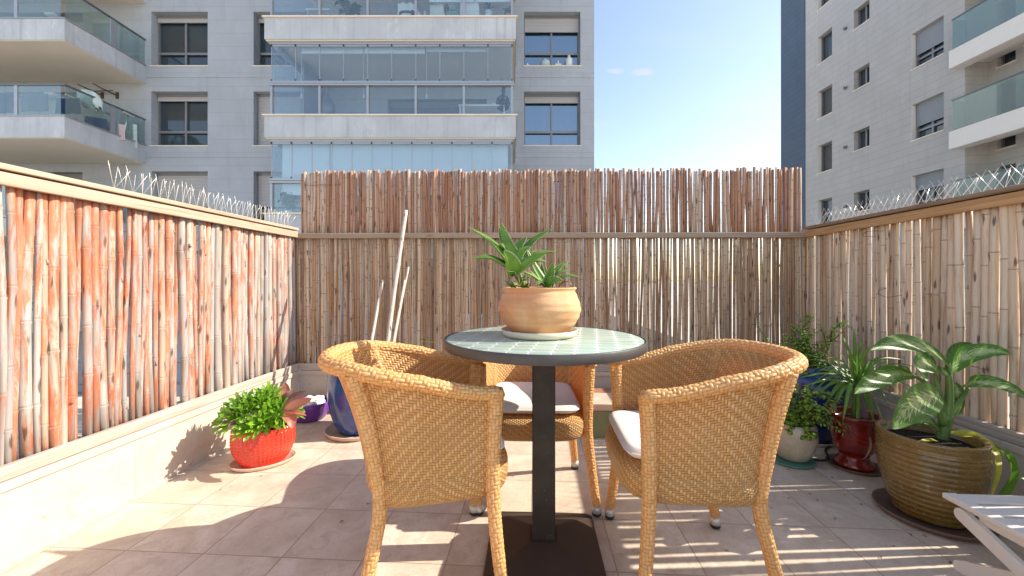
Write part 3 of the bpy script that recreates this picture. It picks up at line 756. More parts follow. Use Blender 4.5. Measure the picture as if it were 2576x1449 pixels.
for k in (0, 1, 2, 3):
    o, zt, zb = bay(k)
    zn = zt + 3.03 - .70
    bl = {0: [(-7.25, -5.75, 1.55), (-5.73, -.13, 1.55)], 1: [(-6.65, -4.7, .12), (-4.68, -2.75, .12), (-2.7, -.8, .06)], 2: [(-2.6, -1.2, 1.52), (-1.15, -.05, 1.52)]}.get(k, [])
    glazing(o, zt, zn, 12 if k == 0 else 10, 5, bl)
    if k in (0, 1):
        e = MB(); e.box((-7.1, -1.6, zt-.02), (-7.0, -.01, zn-.06), MW); e.build('side_screen', MT['interior'], o)
        e = MB(); e.box((-7.42, -2.4, zn-.18), (-7.30, -.01, zn-.04), MW); e.build('ceiling_beam', MT['alu'], o)
# open balconies at the left
for k in (-1, 0, 1, 2, 3):
    zt = 3.06+3.01*k; zb = zt-.68; x1 = -13.80; y0 = -2.70
    m_ = MB(); m_.box((-26, y0, zb), (x1, -.003, zt-.03), MW); o = m_.build('balcony', MT['parapet'], B1)
    m_ = MB(); m_.box((-26, y0-.03, zt-.027), (x1+.03, -.003, zt), MW); m_.build('coping', MT['alu'], o)
    m_ = MB(); m_.box((-26, y0+.02, zb-.02), (x1-.02, -.003, zb-.003), MW); m_.build('soffit', MT['soffit'], o)
    m_ = MB(); m_.box((-26, y0+.02, zt+.94), (x1, y0+.08, zt+.985), MW); m_.box((x1-.06, y0+.08, zt+.94), (x1, -.005, zt+.985), MW); m_.build('handrail', MT['dkrail'], o)
    m_ = MB()
    for x in (-14.95, -17.9, -20.8): m_.box((x-.05-.4, y0+.03, zt+.002), (x+.05-.4, y0+.07, zt+.938), MW)
    m_.box((x1-.05, -1.28, zt+.002), (x1-.02, -1.12, zt+.938), MW)
    m_.build('rail_post', MT['alu'], o)
    m_ = MB()
    for i in range(7): m_.box((-26+1.72*i, y0+.045, zt+.03), (-26+1.72*i+1.71, y0+.055, zt+.935), MW)
    for a, b in ((y0+.06, -1.95), (-1.94, -1.3), (-1.1, -.56), (-.55, -.02)): m_.box((x1-.04, a, zt+.03), (x1-.03, b, zt+.935), MW)
    m_.build('rail_glass', MT['glass_rail'], o)
for x, z in ((-17.3, 10.95), (-17.3, 7.95), (-17.4, 4.95)):
    m_ = MB(); m_.box((x-.17, -.16, z-.05), (x+.17, -.003, z+.05), MW); m_.build('wall_lamp', MT['whiteblue'], B1, bevel=.02)

# right-hand block: facade plane X = 16.9 seen obliquely; local u runs along depth, w into the building
B2 = thing('apartment_building', 'pale stone apartment block seen obliquely at the right, with white balconies', 'building', (16.9, 14.64, -3.6))
O2 = V((16.9, 14.64, -3.6))
def M2f(x): return Matrix(((0, 1, 0, x-O2.x), (1, 0, 0, -O2.y), (0, 0, 1, -O2.z), (0,0,0,1)))
M2 = M2f(16.9)
holes = []; W2 = []
for k in range(-1, 5):
    z = 3.87+3.0*k
    holes += [(20.72, 21.7, z, z+1.5), (18.55, 19.4, z+.48, z+1.42), (15.36, 16.6, z+.01, z+1.5)]
    W2 += [(20.72, 21.7, z, z+1.5, 'L', k), (18.55, 19.4, z+.48, z+1.42, 'M', k), (15.36, 16.6, z+.01, z+1.5, 'R', k)]
m_ = MB(); facade(m_, M2, 14.64, 22.6, -3.6, 40, holes, .30)  # unseen extra wall height, added to keep sun off the grey block's balconies
a = M2 @ V((22.6, 0, -3.6))
m_.add([M2 @ V(p) for p in ((14.64,.36,-3.6),(22.59,.36,-3.6),(22.59,.36,40),(14.64,.36,40))], [(0,1,2,3)], smooth=False)
# loggia return and its back wall
m_.add([M2 @ V(p) for p in ((14.64,0,-3.6),(14.64,0,40),(14.64,.88,40),(14.64,.88,-3.6))], [(0,1,2,3)], smooth=False)
m_.build('wall', MT['facade_r'], B2)
M3 = M2f(17.78); h3 = []; 
for k in range(-1, 5):
    z = 3.87+3.0*k
    h3 += [(13.85, 14.38, z-1.1, z+1.25), (11.4, 12.9, z-1.1, z+1.25)]
m_ = MB(); facade(m_, M3, 8.0, 14.64, -3.6, 40, h3, .25)
m_.add([M3 @ V(p) for p in ((8,.3,-3.6),(14.6,.3,-3.6),(14.6,.3,40),(8,.3,40))], [(0,1,2,3)], smooth=False)
m_.build('loggia_wall', MT['facade_r'], B2)
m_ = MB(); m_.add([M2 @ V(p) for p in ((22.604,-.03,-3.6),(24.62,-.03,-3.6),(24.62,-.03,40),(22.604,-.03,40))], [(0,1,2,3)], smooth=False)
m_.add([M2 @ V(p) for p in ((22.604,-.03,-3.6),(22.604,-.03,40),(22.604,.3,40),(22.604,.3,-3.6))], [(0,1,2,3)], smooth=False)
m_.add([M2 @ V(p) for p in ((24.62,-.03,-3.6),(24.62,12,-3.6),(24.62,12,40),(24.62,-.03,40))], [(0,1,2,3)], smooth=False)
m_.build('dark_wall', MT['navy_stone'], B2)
for a, b, c, d, kd, k in W2:
    if k < 0: continue
    if kd == 'L': window(B2, M2, a, b, c, d, .28, 0, lintel=0, cols=1, split=0, louvre=(k in (1, 2)), box=0, pane='pane')
    elif kd == 'M': window(B2, M2, a, b, c, d, .28, 0, lintel=0, cols=2, split=0, box=0)
    else: window(B2, M2, a, b, c, d, .28, shut={0: .42, 1: .62, 2: .62}.get(k, .5), shm='shut_r', lintel=0, cols=2, split=.26)
    if kd == 'L':
        m_ = MB(); rv = MB(); rv.box((b-.004, .0, c+.002), (b-.0, .21, d-.002), M2); rv.build('reveal', MT['render_white'], B2)
    if kd == 'R':
        rv = MB(); rv.box((b-.006, .0, c+.002), (b-.001, .17, d-.002), M2); rv.build('reveal', MT['render_white'], B2)
for a, b, c, d in h3:
    if c > 0: 
        window(B2, M3, a, b, c, d, .2, 0, lintel=0, cols=1 if b-a < 1 else 2, split=0, box=0)
for k in range(0, 4):
    z = 3.87+3.0*k+.96; m_ = MB(); m_.lathe([(.001, -.06), (.07, -.06), (.07, .05), (.001, .05)], 12)
    m_.v = [tuple(M2 @ V((19.85+p[0], -p[2]-.06, z-.12+p[1]))) for p in m_.v]; m_.build('vent_cowl', MT['dkrail'], B2)
for k in range(0, 5):
    z1 = 3.51+3.0*k; z0 = z1-.65
    m_ = MB(); m_.box((7.5, -.60, z0), (14.64, -.10, z1), M2); m_.box((7.5, -.10, z0+.25), (14.63, .875, z1-.1), M2)
    o = m_.build('balcony', MT['render_white'], B2)
    m_ = MB(); m_.box((7.5, -.54, z1+.002), (14.58, -.525, z1+1.12), M2); m_.box((14.565, -.52, z1+.002), (14.58, -.02, z1+1.12), M2); m_.build('rail_glass', MT['glass_rail_r'], o)
    m_ = MB(); m_.box((7.5, -.555, z1+1.125), (14.6, -.51, z1+1.165), M2); m_.box((7.5, -.56, z1+.001), (14.6, -.505, z1+.03), M2); m_.build('handrail', MT['dkrail'], o)
    m_ = MB(); m_.tube([M2 @ V((12.9, .87, z1+2.2)), M2 @ V((12.9, .72, z1+2.2))], .05, 10); m_.build('wall_lamp', MT['soffit'], o)

# ---------------------------------------------------------------- things on the balconies
def at(x, y, Z): return P(x, y, Z)
def fix(o, name, label, cat, group=None): o.name = name; return tag(o, label, cat, group)
def chair_far(x, z, y, rz, label, hh=.8, wd=.5):
    t = thing('balcony_chair', label, 'chair', (x, y, z), rz, 'white chairs on the glazed balconies')
    m_ = MB(); m_.grid(lambda u, v: V(((u-.5)*wd*(1-.15*v*v), .22+.12*v, .42+v*(hh-.38))), 6, 6); 
    m_.grid(lambda u, v: V(((u-.5)*wd*(1-.15*v*v), .235+.12*v, .42+v*(hh-.38))), 6, 6); m_.build('backrest', MT['whiteblue'], t)
    m_ = MB(); m_.box((-wd/2, -.22, .40), (wd/2, .22, .43)); m_.build('seat', MT['whiteblue'], t, bevel=.01)
    for sx in (-1, 1):
        for sy in (-1, 1):
            m_ = MB(); m_.tube([(sx*(wd/2-.03), sy*.2, .40), (sx*(wd/2), sy*.24, 0)], .016, 6); m_.build('leg', MT['whiteblue'], t)
        m_ = MB(); m_.tube(bez([(sx*wd/2, .26, .66), (sx*(wd/2+.02), 0, .63), (sx*(wd/2), -.2, .60), (sx*wd/2, -.22, .42)], 8), .015, 6); m_.build('armrest', MT['whiteblue'], t)
FL1, FL2 = 5.92, 8.94
chair_far(-1.45, FL1, 13.1, .3, 'white mesh garden chair at the left of the table on the middle glazed balcony', .98)
chair_far(-.55, FL1, 13.3, -.2, 'taller-backed white mesh chair at the right of the table on the middle glazed balcony', 1.18)
chair_far(-1.35, FL2+.0, 12.75, pi, 'white slatted plastic chair on the uppermost glazed balcony, its rounded back to the glass', 1.0, .62)
chair_far(-2.35, FL2-.05, 12.9, pi-.2, 'smaller white plastic chair beside a bronze figure on the uppermost glazed balcony', .88, .5)
t = thing('balcony_table', 'white table between two mesh chairs on the middle glazed balcony', 'table', (-.95, 12.75, FL1))
m_ = MB(); m_.box((-.75, -.3, .60), (.75, .3, .64)); m_.build('tabletop', MT['whiteblue'], t)
for sx in (-1, 1):
    for sy in (-1, 1): m_ = MB(); m_.box((sx*.7-.02, sy*.26-.02, 0), (sx*.7+.02, sy*.26+.02, .598)); m_.build('leg', MT['whiteblue'], t)
# hanging egg planter
t = thing('hanging_planter', 'dark hanging basket with a tall grassy plant, right end of the middle glazed balcony', 'planter', at(1265, 281, 12.6))
m_ = MB()
for i in range(16):
    a = 2*pi*i/16
    m_.tube([(cos(a+s*.4)*r, sin(a+s*.4)*r, z) for s, r, z in ((0, .06, .02), (1, .18, .12), (2, .22, .26), (3, .19, .40), (4, .15, .46))], .010, 4)
    m_.tube([(cos(a-s*.4)*r, sin(a-s*.4)*r, z) for s, r, z in ((0, .06, .02), (1, .18, .12), (2, .22, .26), (3, .19, .40), (4, .15, .46))], .010, 4)
m_.lathe([(.001, .02), (.10, .05), (.17, .2), (.16, .34), (.001, .34)], 16)
m_.build('basket', MT['black'], t)
m_ = MB()
for i in range(34):
    a = random.random()*6.28; r = random.random()*.28; h = .45+random.random()*.35
    leaf(m_, [(cos(a)*.03, sin(a)*.03, .33), (cos(a)*r*.4, sin(a)*r*.4, .33+h*.6), (cos(a)*r, sin(a)*r, .33+h)], .018, n=4, ns=2, fold=.1)
m_.build('foliage', MT['plant_far'], t)
# hanging chair
t = thing('hanging_chair', 'grey wicker hanging egg chair on a curved stand, left part of the middle glazed balcony', 'hanging chair', at(820, 281, 13.2))
m_ = MB(); m_.tube(bez([(-.35, .2, -.4), (-.33, .2, .3), (-.15, .1, .75), (.0, 0, .98), (.06, 0, .95)], 14), .028, 6); m_.build('stand', MT['dkrail'], t)
m_ = MB(); m_.grid(lambda u, v: V(((.26*sin(pi*(.1+.85*v)))*cos(-2.6+u*3.6), .24*sin(pi*(.1+.85*v))*sin(-2.6+u*3.6)+.1, -.25+v*.85)), 12, 10); m_.build('basket', MT['dkrail'], t)
m_ = MB(); m_.tube([(.05, 0, .94), (.02, .05, .58)], .012, 5); m_.build('chain', MT['dkrail'], t)
# far plants
def farplant(x, y, z, r, h, label, n=22, lw=.07, pot=(.14, .25), grp='potted plants on the balconies', pm='terra', droop=.3):
    t = thing('potted_plant', label, 'plant', (x, y, z), 0, grp)
    m_ = MB(); m_.lathe([(.001, 0), (pot[0]*.7, 0), (pot[0], pot[1]), (pot[0]*.85, pot[1]), (pot[0]*.8, pot[1]-.03), (.001, pot[1]-.03)], 16); m_.build('pot', MT[pm], t)
    m_ = MB()
    for i in range(n):
        a = random.random()*6.28; rr = r*(.4+.6*random.random()); hh = h*(.35+.65*random.random())
        leaf(m_, [(0, 0, pot[1]-.02), (cos(a)*rr*.45, sin(a)*rr*.45, pot[1]+hh*.8), (cos(a)*rr*.8, sin(a)*rr*.8, pot[1]+hh), (cos(a)*rr, sin(a)*rr, pot[1]+hh*(1-droop))], lw, n=6, ns=2, fold=.2, seed=i)
    m_.build('foliage', MT['plant_far'], t); return t
farplant(-7.15, 12.55, 2.95, .45, .55, 'leafy potted plant low behind the glass above the left bird spikes', 26, .13, pm='whiteblue')
farplant(-7.2, 12.9, 3.0, .45, 1.1, 'palm-like potted plant behind the glass beside the bamboo screen', 26, .04)
farplant(-5.25, 12.6, 9.15, .5, .62, 'big-leaved potted plant in the uppermost glazed balcony', 18, .17)
farplant(-.12, 12.45, 9.2, .22, .22, 'bushy plant in a clay pot at the right end of the uppermost glazed balcony', 24, .05, (.10, .2))
farplant(-.75, 12.6, 9.15, .25, .42, 'plant in a tall white vase on the uppermost glazed balcony', 16, .05, (.12, .45), pm='whiteblue')
# sewing machine with cloth
t = thing('sewing_machine', 'small black sewing machine on the uppermost balcony ledge in front of a draped cloth', 'sewing machine', (-3.35, 12.36, 9.20))
m_ = MB(); m_.box((-.25, -.08, 0), (.25, .08, .04)); m_.build('base', MT['black'], t, bevel=.01)
m_ = MB(); m_.tube(bez([(.18, 0, .04), (.18, 0, .2), (.05, 0, .24), (-.15, 0, .22), (-.18, 0, .1)], 14), .035, 8); m_.tube([(.22, -.03, .2), (.22, .03, .2)], .07, 12); m_.build('arm', MT['black'], t)
m_ = MB(); m_.grid(lambda u, v: V((-3.4+(u-.5)*(.5+.5*v)+v*.2, 12.55+.04*sin(u*14)+.10*v, 9.85-.65*v)), 16, 8); m_.grid(lambda u, v: V((-3.4+(u-.5)*(.5+.5*v)+v*.2, 12.565+.04*sin(u*14)+.10*v, 9.85-.65*v)), 16, 8)
fix(m_.build('draped_cloth', MT['whiteblue']), 'draped_cloth', 'white cloth draped over a stand behind the sewing machine', 'cloth')
t = thing('side_table', 'small white hairpin-leg table at the left of the uppermost glazed balcony', 'table', (-6.2, 12.7, 9.0))
m_ = MB(); m_.box((-.38, -.2, .60), (.38, .2, .64)); m_.build('tabletop', MT['whiteblue'], t)
for sx in (-1, 1):
    for sy in (-1, 1): m_ = MB(); m_.tube([(sx*.33, sy*.17, .6), (sx*.36, sy*.18, 0)], .012, 5); m_.build('leg', MT['whiteblue'], t)
m_ = MB(); m_.lathe([(.001, 0), (.07, 0), (.09, .06), (.035, .15), (.05, .24), (.001, .24)], 14)
o = m_.build('vase', MT['saucer_cream']); o.location = (-2.75, 12.36, 9.20); tag(o, 'small pale yellow vase on the uppermost balcony ledge', 'vase')
m_ = MB(); m_.lathe([(.001, 0), (.06, 0), (.05, .2), (.08, .34), (.05, .46), (.001, .5)], 10)
o = m_.build('figurine', MT['rust']); o.location = (-2.05, 12.36, 9.20); tag(o, 'dark bronze figurine between the white chairs of the uppermost balcony', 'figurine')
m_ = MB(); m_.box((-.17, -.1, 0), (.17, .1, .2)); m_.lathe([(.03, .2), (.03, .26), (.08, .28), (.05, .35), (.001, .37)], 10)
o = m_.build('planter_box', MT['teal']); o.location = (-.95+.0, 12.36, 9.20); o.location.x = at(1140, 0, 12.5).x*1.0; tag(o, 'small turquoise box with a toadstool ornament on the uppermost balcony ledge', 'ornament')
m_ = MB(); m_.lathe([(.001, 0), (.12, .0), (.36, .10), (.42, .3), (.38, .46), (.001, .5)], 20)
o = m_.build('stool', MT['whiteblue']); o.location = at(1130, 38, 12.9); tag(o, 'rounded white plastic tub next to the turquoise box on the uppermost balcony', 'tub')
# left balcony: drying racks, towels
ZB = 6.40
def rack(x, y, z, label, wd=1.3, rz=0):
    t = thing('drying_rack', label, 'drying rack', (x, y, z), rz, 'white drying racks on the left balcony')
    for sx in (-1, 1):
        m_ = MB(); m_.beam((sx*wd/2, -.3, 0), (sx*wd*.35, .05, .9), .045, .03); m_.build('leg', MT['whiteblue'], t)
        m_ = MB(); m_.beam((sx*wd*.35, -.05, .9), (sx*wd/2, .35, 0), .045, .03); m_.build('leg', MT['whiteblue'], t)
    m_ = MB()
    for q in range(7): m_.tube([(-wd/2, -.24+.08*q, .9), (wd/2, -.24+.08*q, .9)], .005, 4)
    m_.beam((-wd/2, -.26, .9), (-wd/2, .26, .9), .04, .03); m_.beam((wd/2, -.26, .9), (wd/2, .26, .9), .04, .03); m_.build('rack_frame', MT['whiteblue'], t)
    return t
rack(-15.6, 13.0, ZB-.28, 'white folding drying rack hung with navy towels behind the lower left balcony glass', 2.2)
rack(-14.5, 13.5, ZB-.55, 'white drying rack with a blue plastic corner near the bend of the lower left balcony', 1.0, .3)
rack(-14.1, 14.1, ZB-.35, 'small white wire drying rack next to the wall on the lower left balcony', .6, .2)
def cloth(x, y, z, wd, h, m, label, rz=0, wav=.03, grp=None):
    m_ = MB(); ph = random.random()*6
    for dd in (0, .012): m_.grid(lambda u, v: V(((u-.5)*wd*(1+.08*v), dd+wav*sin(u*11+ph)*v+.01, -h*v)), 14, 6)
    o = m_.build('hanging_cloth', MT[m]); o.location = (x, y, z); o.rotation_euler.z = rz; tag(o, label, 'cloth', grp)
cloth(-16.55, 12.7, ZB+.62, .75, .62, 'navycloth', 'navy towel hanging leftmost on the lower left balcony rack')
cloth(-15.35, 12.6, ZB+.58, .85, .58, 'dkrail', 'grey-blue towel hanging in the middle of the lower left balcony rack')
cloth(-14.45, 12.75, ZB+.50, .75, .5, 'navycloth', 'dark navy towel hanging just left of the balcony corner post')
cloth(-14.15, 13.35, ZB+.12, .55, .45, 'blue_cloth', 'bright blue cloth over the rack behind the sloping balcony glass', .5)
cloth(-13.95, 13.7, ZB+.08, .6, .55, 'pinkcloth', 'pink patterned cloth under the white rack on the lower left balcony', .6)
cloth(-13.9, 14.25, ZB+.28, .4, .85, 'pale_cloth', 'pale green cloth hanging beside the rail post of the lower left balcony', .7)
m_ = MB(); rr = random.Random(3)
m_.grid(lambda u, v: V(((.36-.1*v)*cos(u*6.283)*sin(.3+2.5*v)+.25*v, .2*sin(u*6.283)*sin(.3+2.5*v), .45-.75*v+.05*sin(u*31+v*5)+.03*sin(u*60))), 90, 14)
o = m_.build('draped_laundry', MT['pale_cloth']); o.location = (-14.15, 13.1, ZB+.45); o.rotation_euler = (0, -.5, 0); tag(o, 'crumpled pale green laundry bundle at the corner of the lower left balcony', 'laundry')
t = thing('pull_up_bar', 'rusty brown wall-mounted pull-up bar above the lower left balcony', 'pull-up bar', (-15.45, 14.797, 7.94)); t.scale = (.66, .66, .66)
m_ = MB()
for x in (0, .85):
    m_.box((x-.05, -.05, -.18), (x+.09, -.003, .18)); m_.beam((x, -.04, .0), (x-.45, -.55, .22), .06, .06)
m_.tube([(-.7, -.3, .09), (.9, -.3, .15)], .03, 6); m_.tube([(-.62, -.3, .1), (-.85, -.5, .02)], .03, 6); m_.tube([(-.4, -.5, .2), (-.75, -.6, .36)], .03, 6); m_.tube([(.45, -.5, .2), (.1, -.6, .40)], .03, 6)
m_.build('bar', MT['rust'], t)
# things on the kitchen sill
for q, (px, h, wd, m, nm, lb, ct) in enumerate(((1327, .22, .05, 'whiteblue', 'bottle', 'white bottle at the left end of the upper right window sill', 'bottle'), (1372, .36, .18, 'pale_cloth', 'canister', 'pale printed tin in the middle of the upper right window sill', 'canister'), (1432, .5, .14, 'whiteblue', 'kitchen_jug', 'white jug at the right end of the upper right window sill', 'jug'))):
    m_ = MB(); m_.lathe([(.001, 0), (wd, 0), (wd, h*.7), (wd*.4, h*.85), (wd*.4, h), (.001, h)], 12); o = m_.build(nm, MT[m]); p = at(px, 163, 15.0); o.location = (p.x, 15.06, 9.10); tag(o, lb, ct)
m_ = MB(); m_.box((-.11, -.01, 0), (.11, .01, .2)); m_.box((-.02, -.01, .2), (.02, .01, .32)); o = m_.build('cutting_board', MT['soffit']); o.location = (at(1405, 0, 15.0).x, 15.07, 9.10); tag(o, 'pale wooden cutting board with a handle on the upper right window sill', 'cutting board')

# ================================================================ TABLE
TC = V((.115, 1.433, 0)); TR = .357
t = thing('bistro_table', 'round table with green mosaic top and black steel pedestal in the middle of the terrace', 'table', TC, radians(-3.0))
m_ = MB(); m_.lathe([(.001, .750), (TR-.006, .750), (TR-.006, .7715), (TR-.009, .7735), (.001, .7735)], 96); m_.build('mosaic_top', MT['mosaic'], t)
m_ = MB(); m_.lathe([(TR-.005, .748), (TR-.005, .744), (TR, .744), (TR+.0015, .7455), (TR+.0015, .7735), (TR, .775), (TR-.005, .775), (TR-.005, .748)], 96); m_.build('steel_band', MT['rim'], t)
m_ = MB(); m_.box((-.041, -.041, .045), (.041, .041, .748)); m_.build('pedestal', MT['iron'], t, bevel=.004)
m_ = MB(); m_.box((-.15, -.15, .735), (.15, .15, .7435)); m_.build('mounting_plate', MT['iron'], t)
m_ = MB(); b = .203
def sq(h, z, r=.02, n=4):
    o = []
    for q in range(4):
        cx = (1, -1, -1, 1)[q]*(h-r); cy = (1, 1, -1, -1)[q]*(h-r)
        for k in range(n+1): a = pi/2*(q+k/n); o.append(V((cx+r*cos(a), cy+r*sin(a), z)))
    return o
rings = [sq(b, 0), sq(b, .010), sq(b-.004, .014), sq(.050, .056, .008)]; N_ = len(rings[0])
m_.add([p for r in rings for p in r], [(i*N_+k, i*N_+(k+1) % N_, (i+1)*N_+(k+1) % N_, (i+1)*N_+k) for i in range(3) for k in range(N_)] + [tuple(3*N_+k for k in range(N_))], smooth=False)
m_.build('base_plate', MT['iron_brown'], t)

# ================================================================ CHAIRS
CW = .0088
def make_chair():
    t = thing('rattan_armchair', 'x', 'armchair', (0,0,0), 0, 'woven armchairs around the table')
    NT, NS = 150, 22
    def plan(tt, s):
        """tt in -1..1 from the left arm front round the back to the right arm front; s in 0..1 upwards"""
        yf = .196; ys = -.02; f = s**1.6
        wd = .226 + .012*s; b = .160 + .102*f
        a = abs(tt); sg = 1 if tt > 0 else -1
        # arc angle: 0 (mid back) .. 90 deg (side), then straight
        k = .60
        if a < k:
            th = a/k*pi/2; p = 2.35
            x = wd*abs(sin(th))**(2/p); y = ys - b*abs(cos(th))**(2/p)
        else: x = wd - .008*(a-k)/(1-k); y = ys + (a-k)/(1-k)*(yf-ys)
        return V((sg*x, y, 0))
    # respace by arc length at mid height so the weave cells stay square
    M_ = 400; raw = [i/M_*2-1 for i in range(M_+1)]; ac = [0]
    for i in range(M_): ac.append(ac[-1] + (plan(raw[i+1], .6)-plan(raw[i], .6)).length)
    LT = ac[-1]
    def tp(q):                                         # q in 0..1 arc fraction -> tt
        d = q*LT; lo, hi = 0, M_
        while hi-lo > 1:
            md = (lo+hi)//2
            if ac[md] <= d: lo = md
            else: hi = md
        return raw[lo] + (raw[hi]-raw[lo])*((d-ac[lo])/max(1e-9, ac[hi]-ac[lo]))
    def zr(tt): a = abs(tt); e = max(0, min(1, (1-a)/.75)); e = e*e*(3-2*e); return .643 + .082*e
    def zb(tt): a = abs(tt); return .345 + .018*(a > .0)*cos(a*pi)**2*.4 + .012*a
    def shell(off):
        def f(u, v):
            tt = tp(u); p = plan(tt, v); q0 = plan(max(-1, tt-.01), v); q1 = plan(min(1, tt+.01), v)
            n = (q1-q0).normalized(); n = V((n.y, -n.x, 0))
            return V((p.x, p.y, zb(tt) + (zr(tt)-zb(tt))*v)) + n*off
        return f
    m_ = MB(); uvf = lambda u, v: ((u-.5)*LT/CW, v*.36/CW)
    fo, fi = shell(.004), shell(-.004)
    m_.grid(fo, NT, NS, uvf)
    m_.grid(lambda u, v: fi(1-u, v), NT, NS, lambda u, v: uvf(1-u, v))
    m_.grid(lambda u, v: fo(u, 0).lerp(fi(u, 0), 1-v), NT, 1, lambda u, v: ((u-.5)*LT/CW, v))
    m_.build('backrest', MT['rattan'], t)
    # rolled rim
    pts = []
    for i in range(321):
        q = i/320; tt = tp(q); p = plan(tt, 1.0); q0 = plan(max(-1, tt-.01), 1); q1 = plan(min(1, tt+.01), 1); n = (q1-q0).normalized(); n = V((n.y, -n.x, 0))
        pts.append(V((p.x, p.y, zr(tt)+.006)) + n*(.010 + .010*max(0, 1-abs(tt)*1.4)))
    e0 = [pts[0] + V((0, .018, -.004)), pts[0] + V((0, .028, -.014))]; e1 = [pts[-1] + V((0, .018, -.004)), pts[-1] + V((0, .028, -.014))]
    pp = e0[::-1] + pts + e1
    rd = [.010, .0200] + [.0198 + .0050*max(0, 1-abs(tp(i/320))*1.5) for i in range(321)] + [.0200, .010]
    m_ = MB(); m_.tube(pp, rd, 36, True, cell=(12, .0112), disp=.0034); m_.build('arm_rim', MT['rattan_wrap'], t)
    # inner return of the rim: a flared lip on the back
    # legs running up into posts
    def leg(path, r0, r1, name='leg'):
        n = 150; c = bez(path, n); rd = [r0+(r1-r0)*i/n for i in range(n+1)]
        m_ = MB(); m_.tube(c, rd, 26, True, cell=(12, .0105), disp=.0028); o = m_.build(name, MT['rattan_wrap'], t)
        d = (c[0]-c[1]).normalized(); k = MB(); f = V(path[0]); f.z = 0
        k.tube([c[0]+V((0,0,.002)), f+V((0,0,.016))], [r0*1.10, r0*1.12], 20); k.build('foot_cap', MT['cap'], o)
        k = MB(); k.tube([f+V((0,0,.015)), f+V((0,0,.006)), f+V((0,0,.0005))], [r0*1.11, r0*1.06, r0*.85], 20); k.build('foot_pad', MT['black'], o)
    for sx in (-1, 1):
        leg([(sx*.256, .226, .042), (sx*.238, .208, .20), (sx*.224, .198, .36), (sx*.227, .200, .52), (sx*.230, .206, .640)], .0175, .0235)
        def sp(s, o):
            tt = sx*.36; p = plan(tt, s); q0 = plan(tt-.01, s); q1 = plan(tt+.01, s); n = (q1-q0).normalized(); n = V((n.y, -n.x, 0))
            return p + n*o + V((0, 0, zb(tt) + (zr(tt)-zb(tt))*s))
        b0 = sp(0, .006)
        leg([(b0.x*1.16, b0.y-.055, .042), (b0.x*1.07, b0.y-.022, .19), b0 + V((0,0,-.02)), sp(.35, .012), sp(.7, .014), sp(1.0, .016)], .0175, .0235)
    # seat frame with its bulging woven apron
    def seat_plan(th):
        x = cos(th); y = sin(th); p = 4.2
        r = (abs(x)**p + abs(y)**p)**(-1/p)
        yy = y*r; xx = x*r
        return V((xx*.222, (yy*.250 if yy > 0 else yy*.160) + .012, 0))
    prof = [(-.030, .322), (-.010, .326), (.0, .335), (.006, .352), (.010, .38), (.008, .405), (-.002, .420), (-.018, .428), (-.10, .430), (-.2, .430)]
    def sf(u, v):
        i = v*(len(prof)-1); k = min(int(i), len(prof)-2); f = i-k; off = prof[k][0]*(1-f)+prof[k+1][0]*f; z = prof[k][1]*(1-f)+prof[k+1][1]*f
        p = seat_plan(u*2*pi); L = p.length; return V((p.x*(1+off/L), p.y*(1+off/L), z - .012*(p.x/.24)**2*0))
    m_ = MB(); m_.grid(sf, 160, 27, lambda u, v: (abs(u-.5)*1.62/CW, v*.15*2.2/CW))
    m_.grid(lambda u, v: V((sf(u, 0).x*(1-v*.98), sf(u, 0).y*(1-v*.98), .322)), 80, 2, lambda u, v: (u*1.6/CW, v*.2/CW))
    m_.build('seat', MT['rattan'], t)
    return t
def make_cushion():
    m_ = MB(); 
    def cf(sg):
        def f(u, v):
            th = u*2*pi; x = cos(th); y = sin(th); p = 8; r = (abs(x)**p+abs(y)**p)**(-1/p)
            k = v**.6; xx = x*r*.192*k; yy = y*r*.205*k
            e = (1-v**10)
            return V((xx, yy, .024 + sg*(.003 + .016*e**.5)))
        return f
    m_.grid(cf(1), 72, 16); m_.grid(lambda u, v: cf(-1)(1-u, v), 72, 16)
    m_.tube([cf(1)(i/72, 1) - V((0,0,.003)) for i in range(73)], .0035, 6, False)
    return m_.build('seat_cushion', MT['cushion'])
ch = make_chair(); cu = make_cushion()
spots = [((-.300, 1.345), 13, 'woven rattan tub armchair at the left of the table, its side towards us', 'cream cushion on the left rattan armchair, almost hidden by its arm'),
         ((.610, 1.345), 176, 'woven rattan tub armchair at the right of the table, white cushion corner showing', 'white seat cushion on the right rattan armchair, in full sun'),
         ((.100, 1.865), -91, 'rattan tub armchair behind the table, facing us past the pedestal', 'cream seat cushion on the armchair behind the table')]
for i, ((x, y), a, lb, lc) in enumerate(spots):
    o = ch if i == 0 else copy_tree(ch); c = cu if i == 0 else cu.copy()
    if i: COL.objects.link(c)
    rz = radians(a-90)
    o.location = (x, y, 0); o.rotation_euler = (0, 0, rz); o['label'] = lb
    f = V((cos(radians(a)), sin(radians(a)), 0)); o.scale.z = .972 if i == 2 else 1
    c.location = V((x, y, .431*o.scale.z)) + f*.045; c.rotation_euler = (0, 0, rz); tag(c, lc, 'cushion', 'cushions on the armchairs')

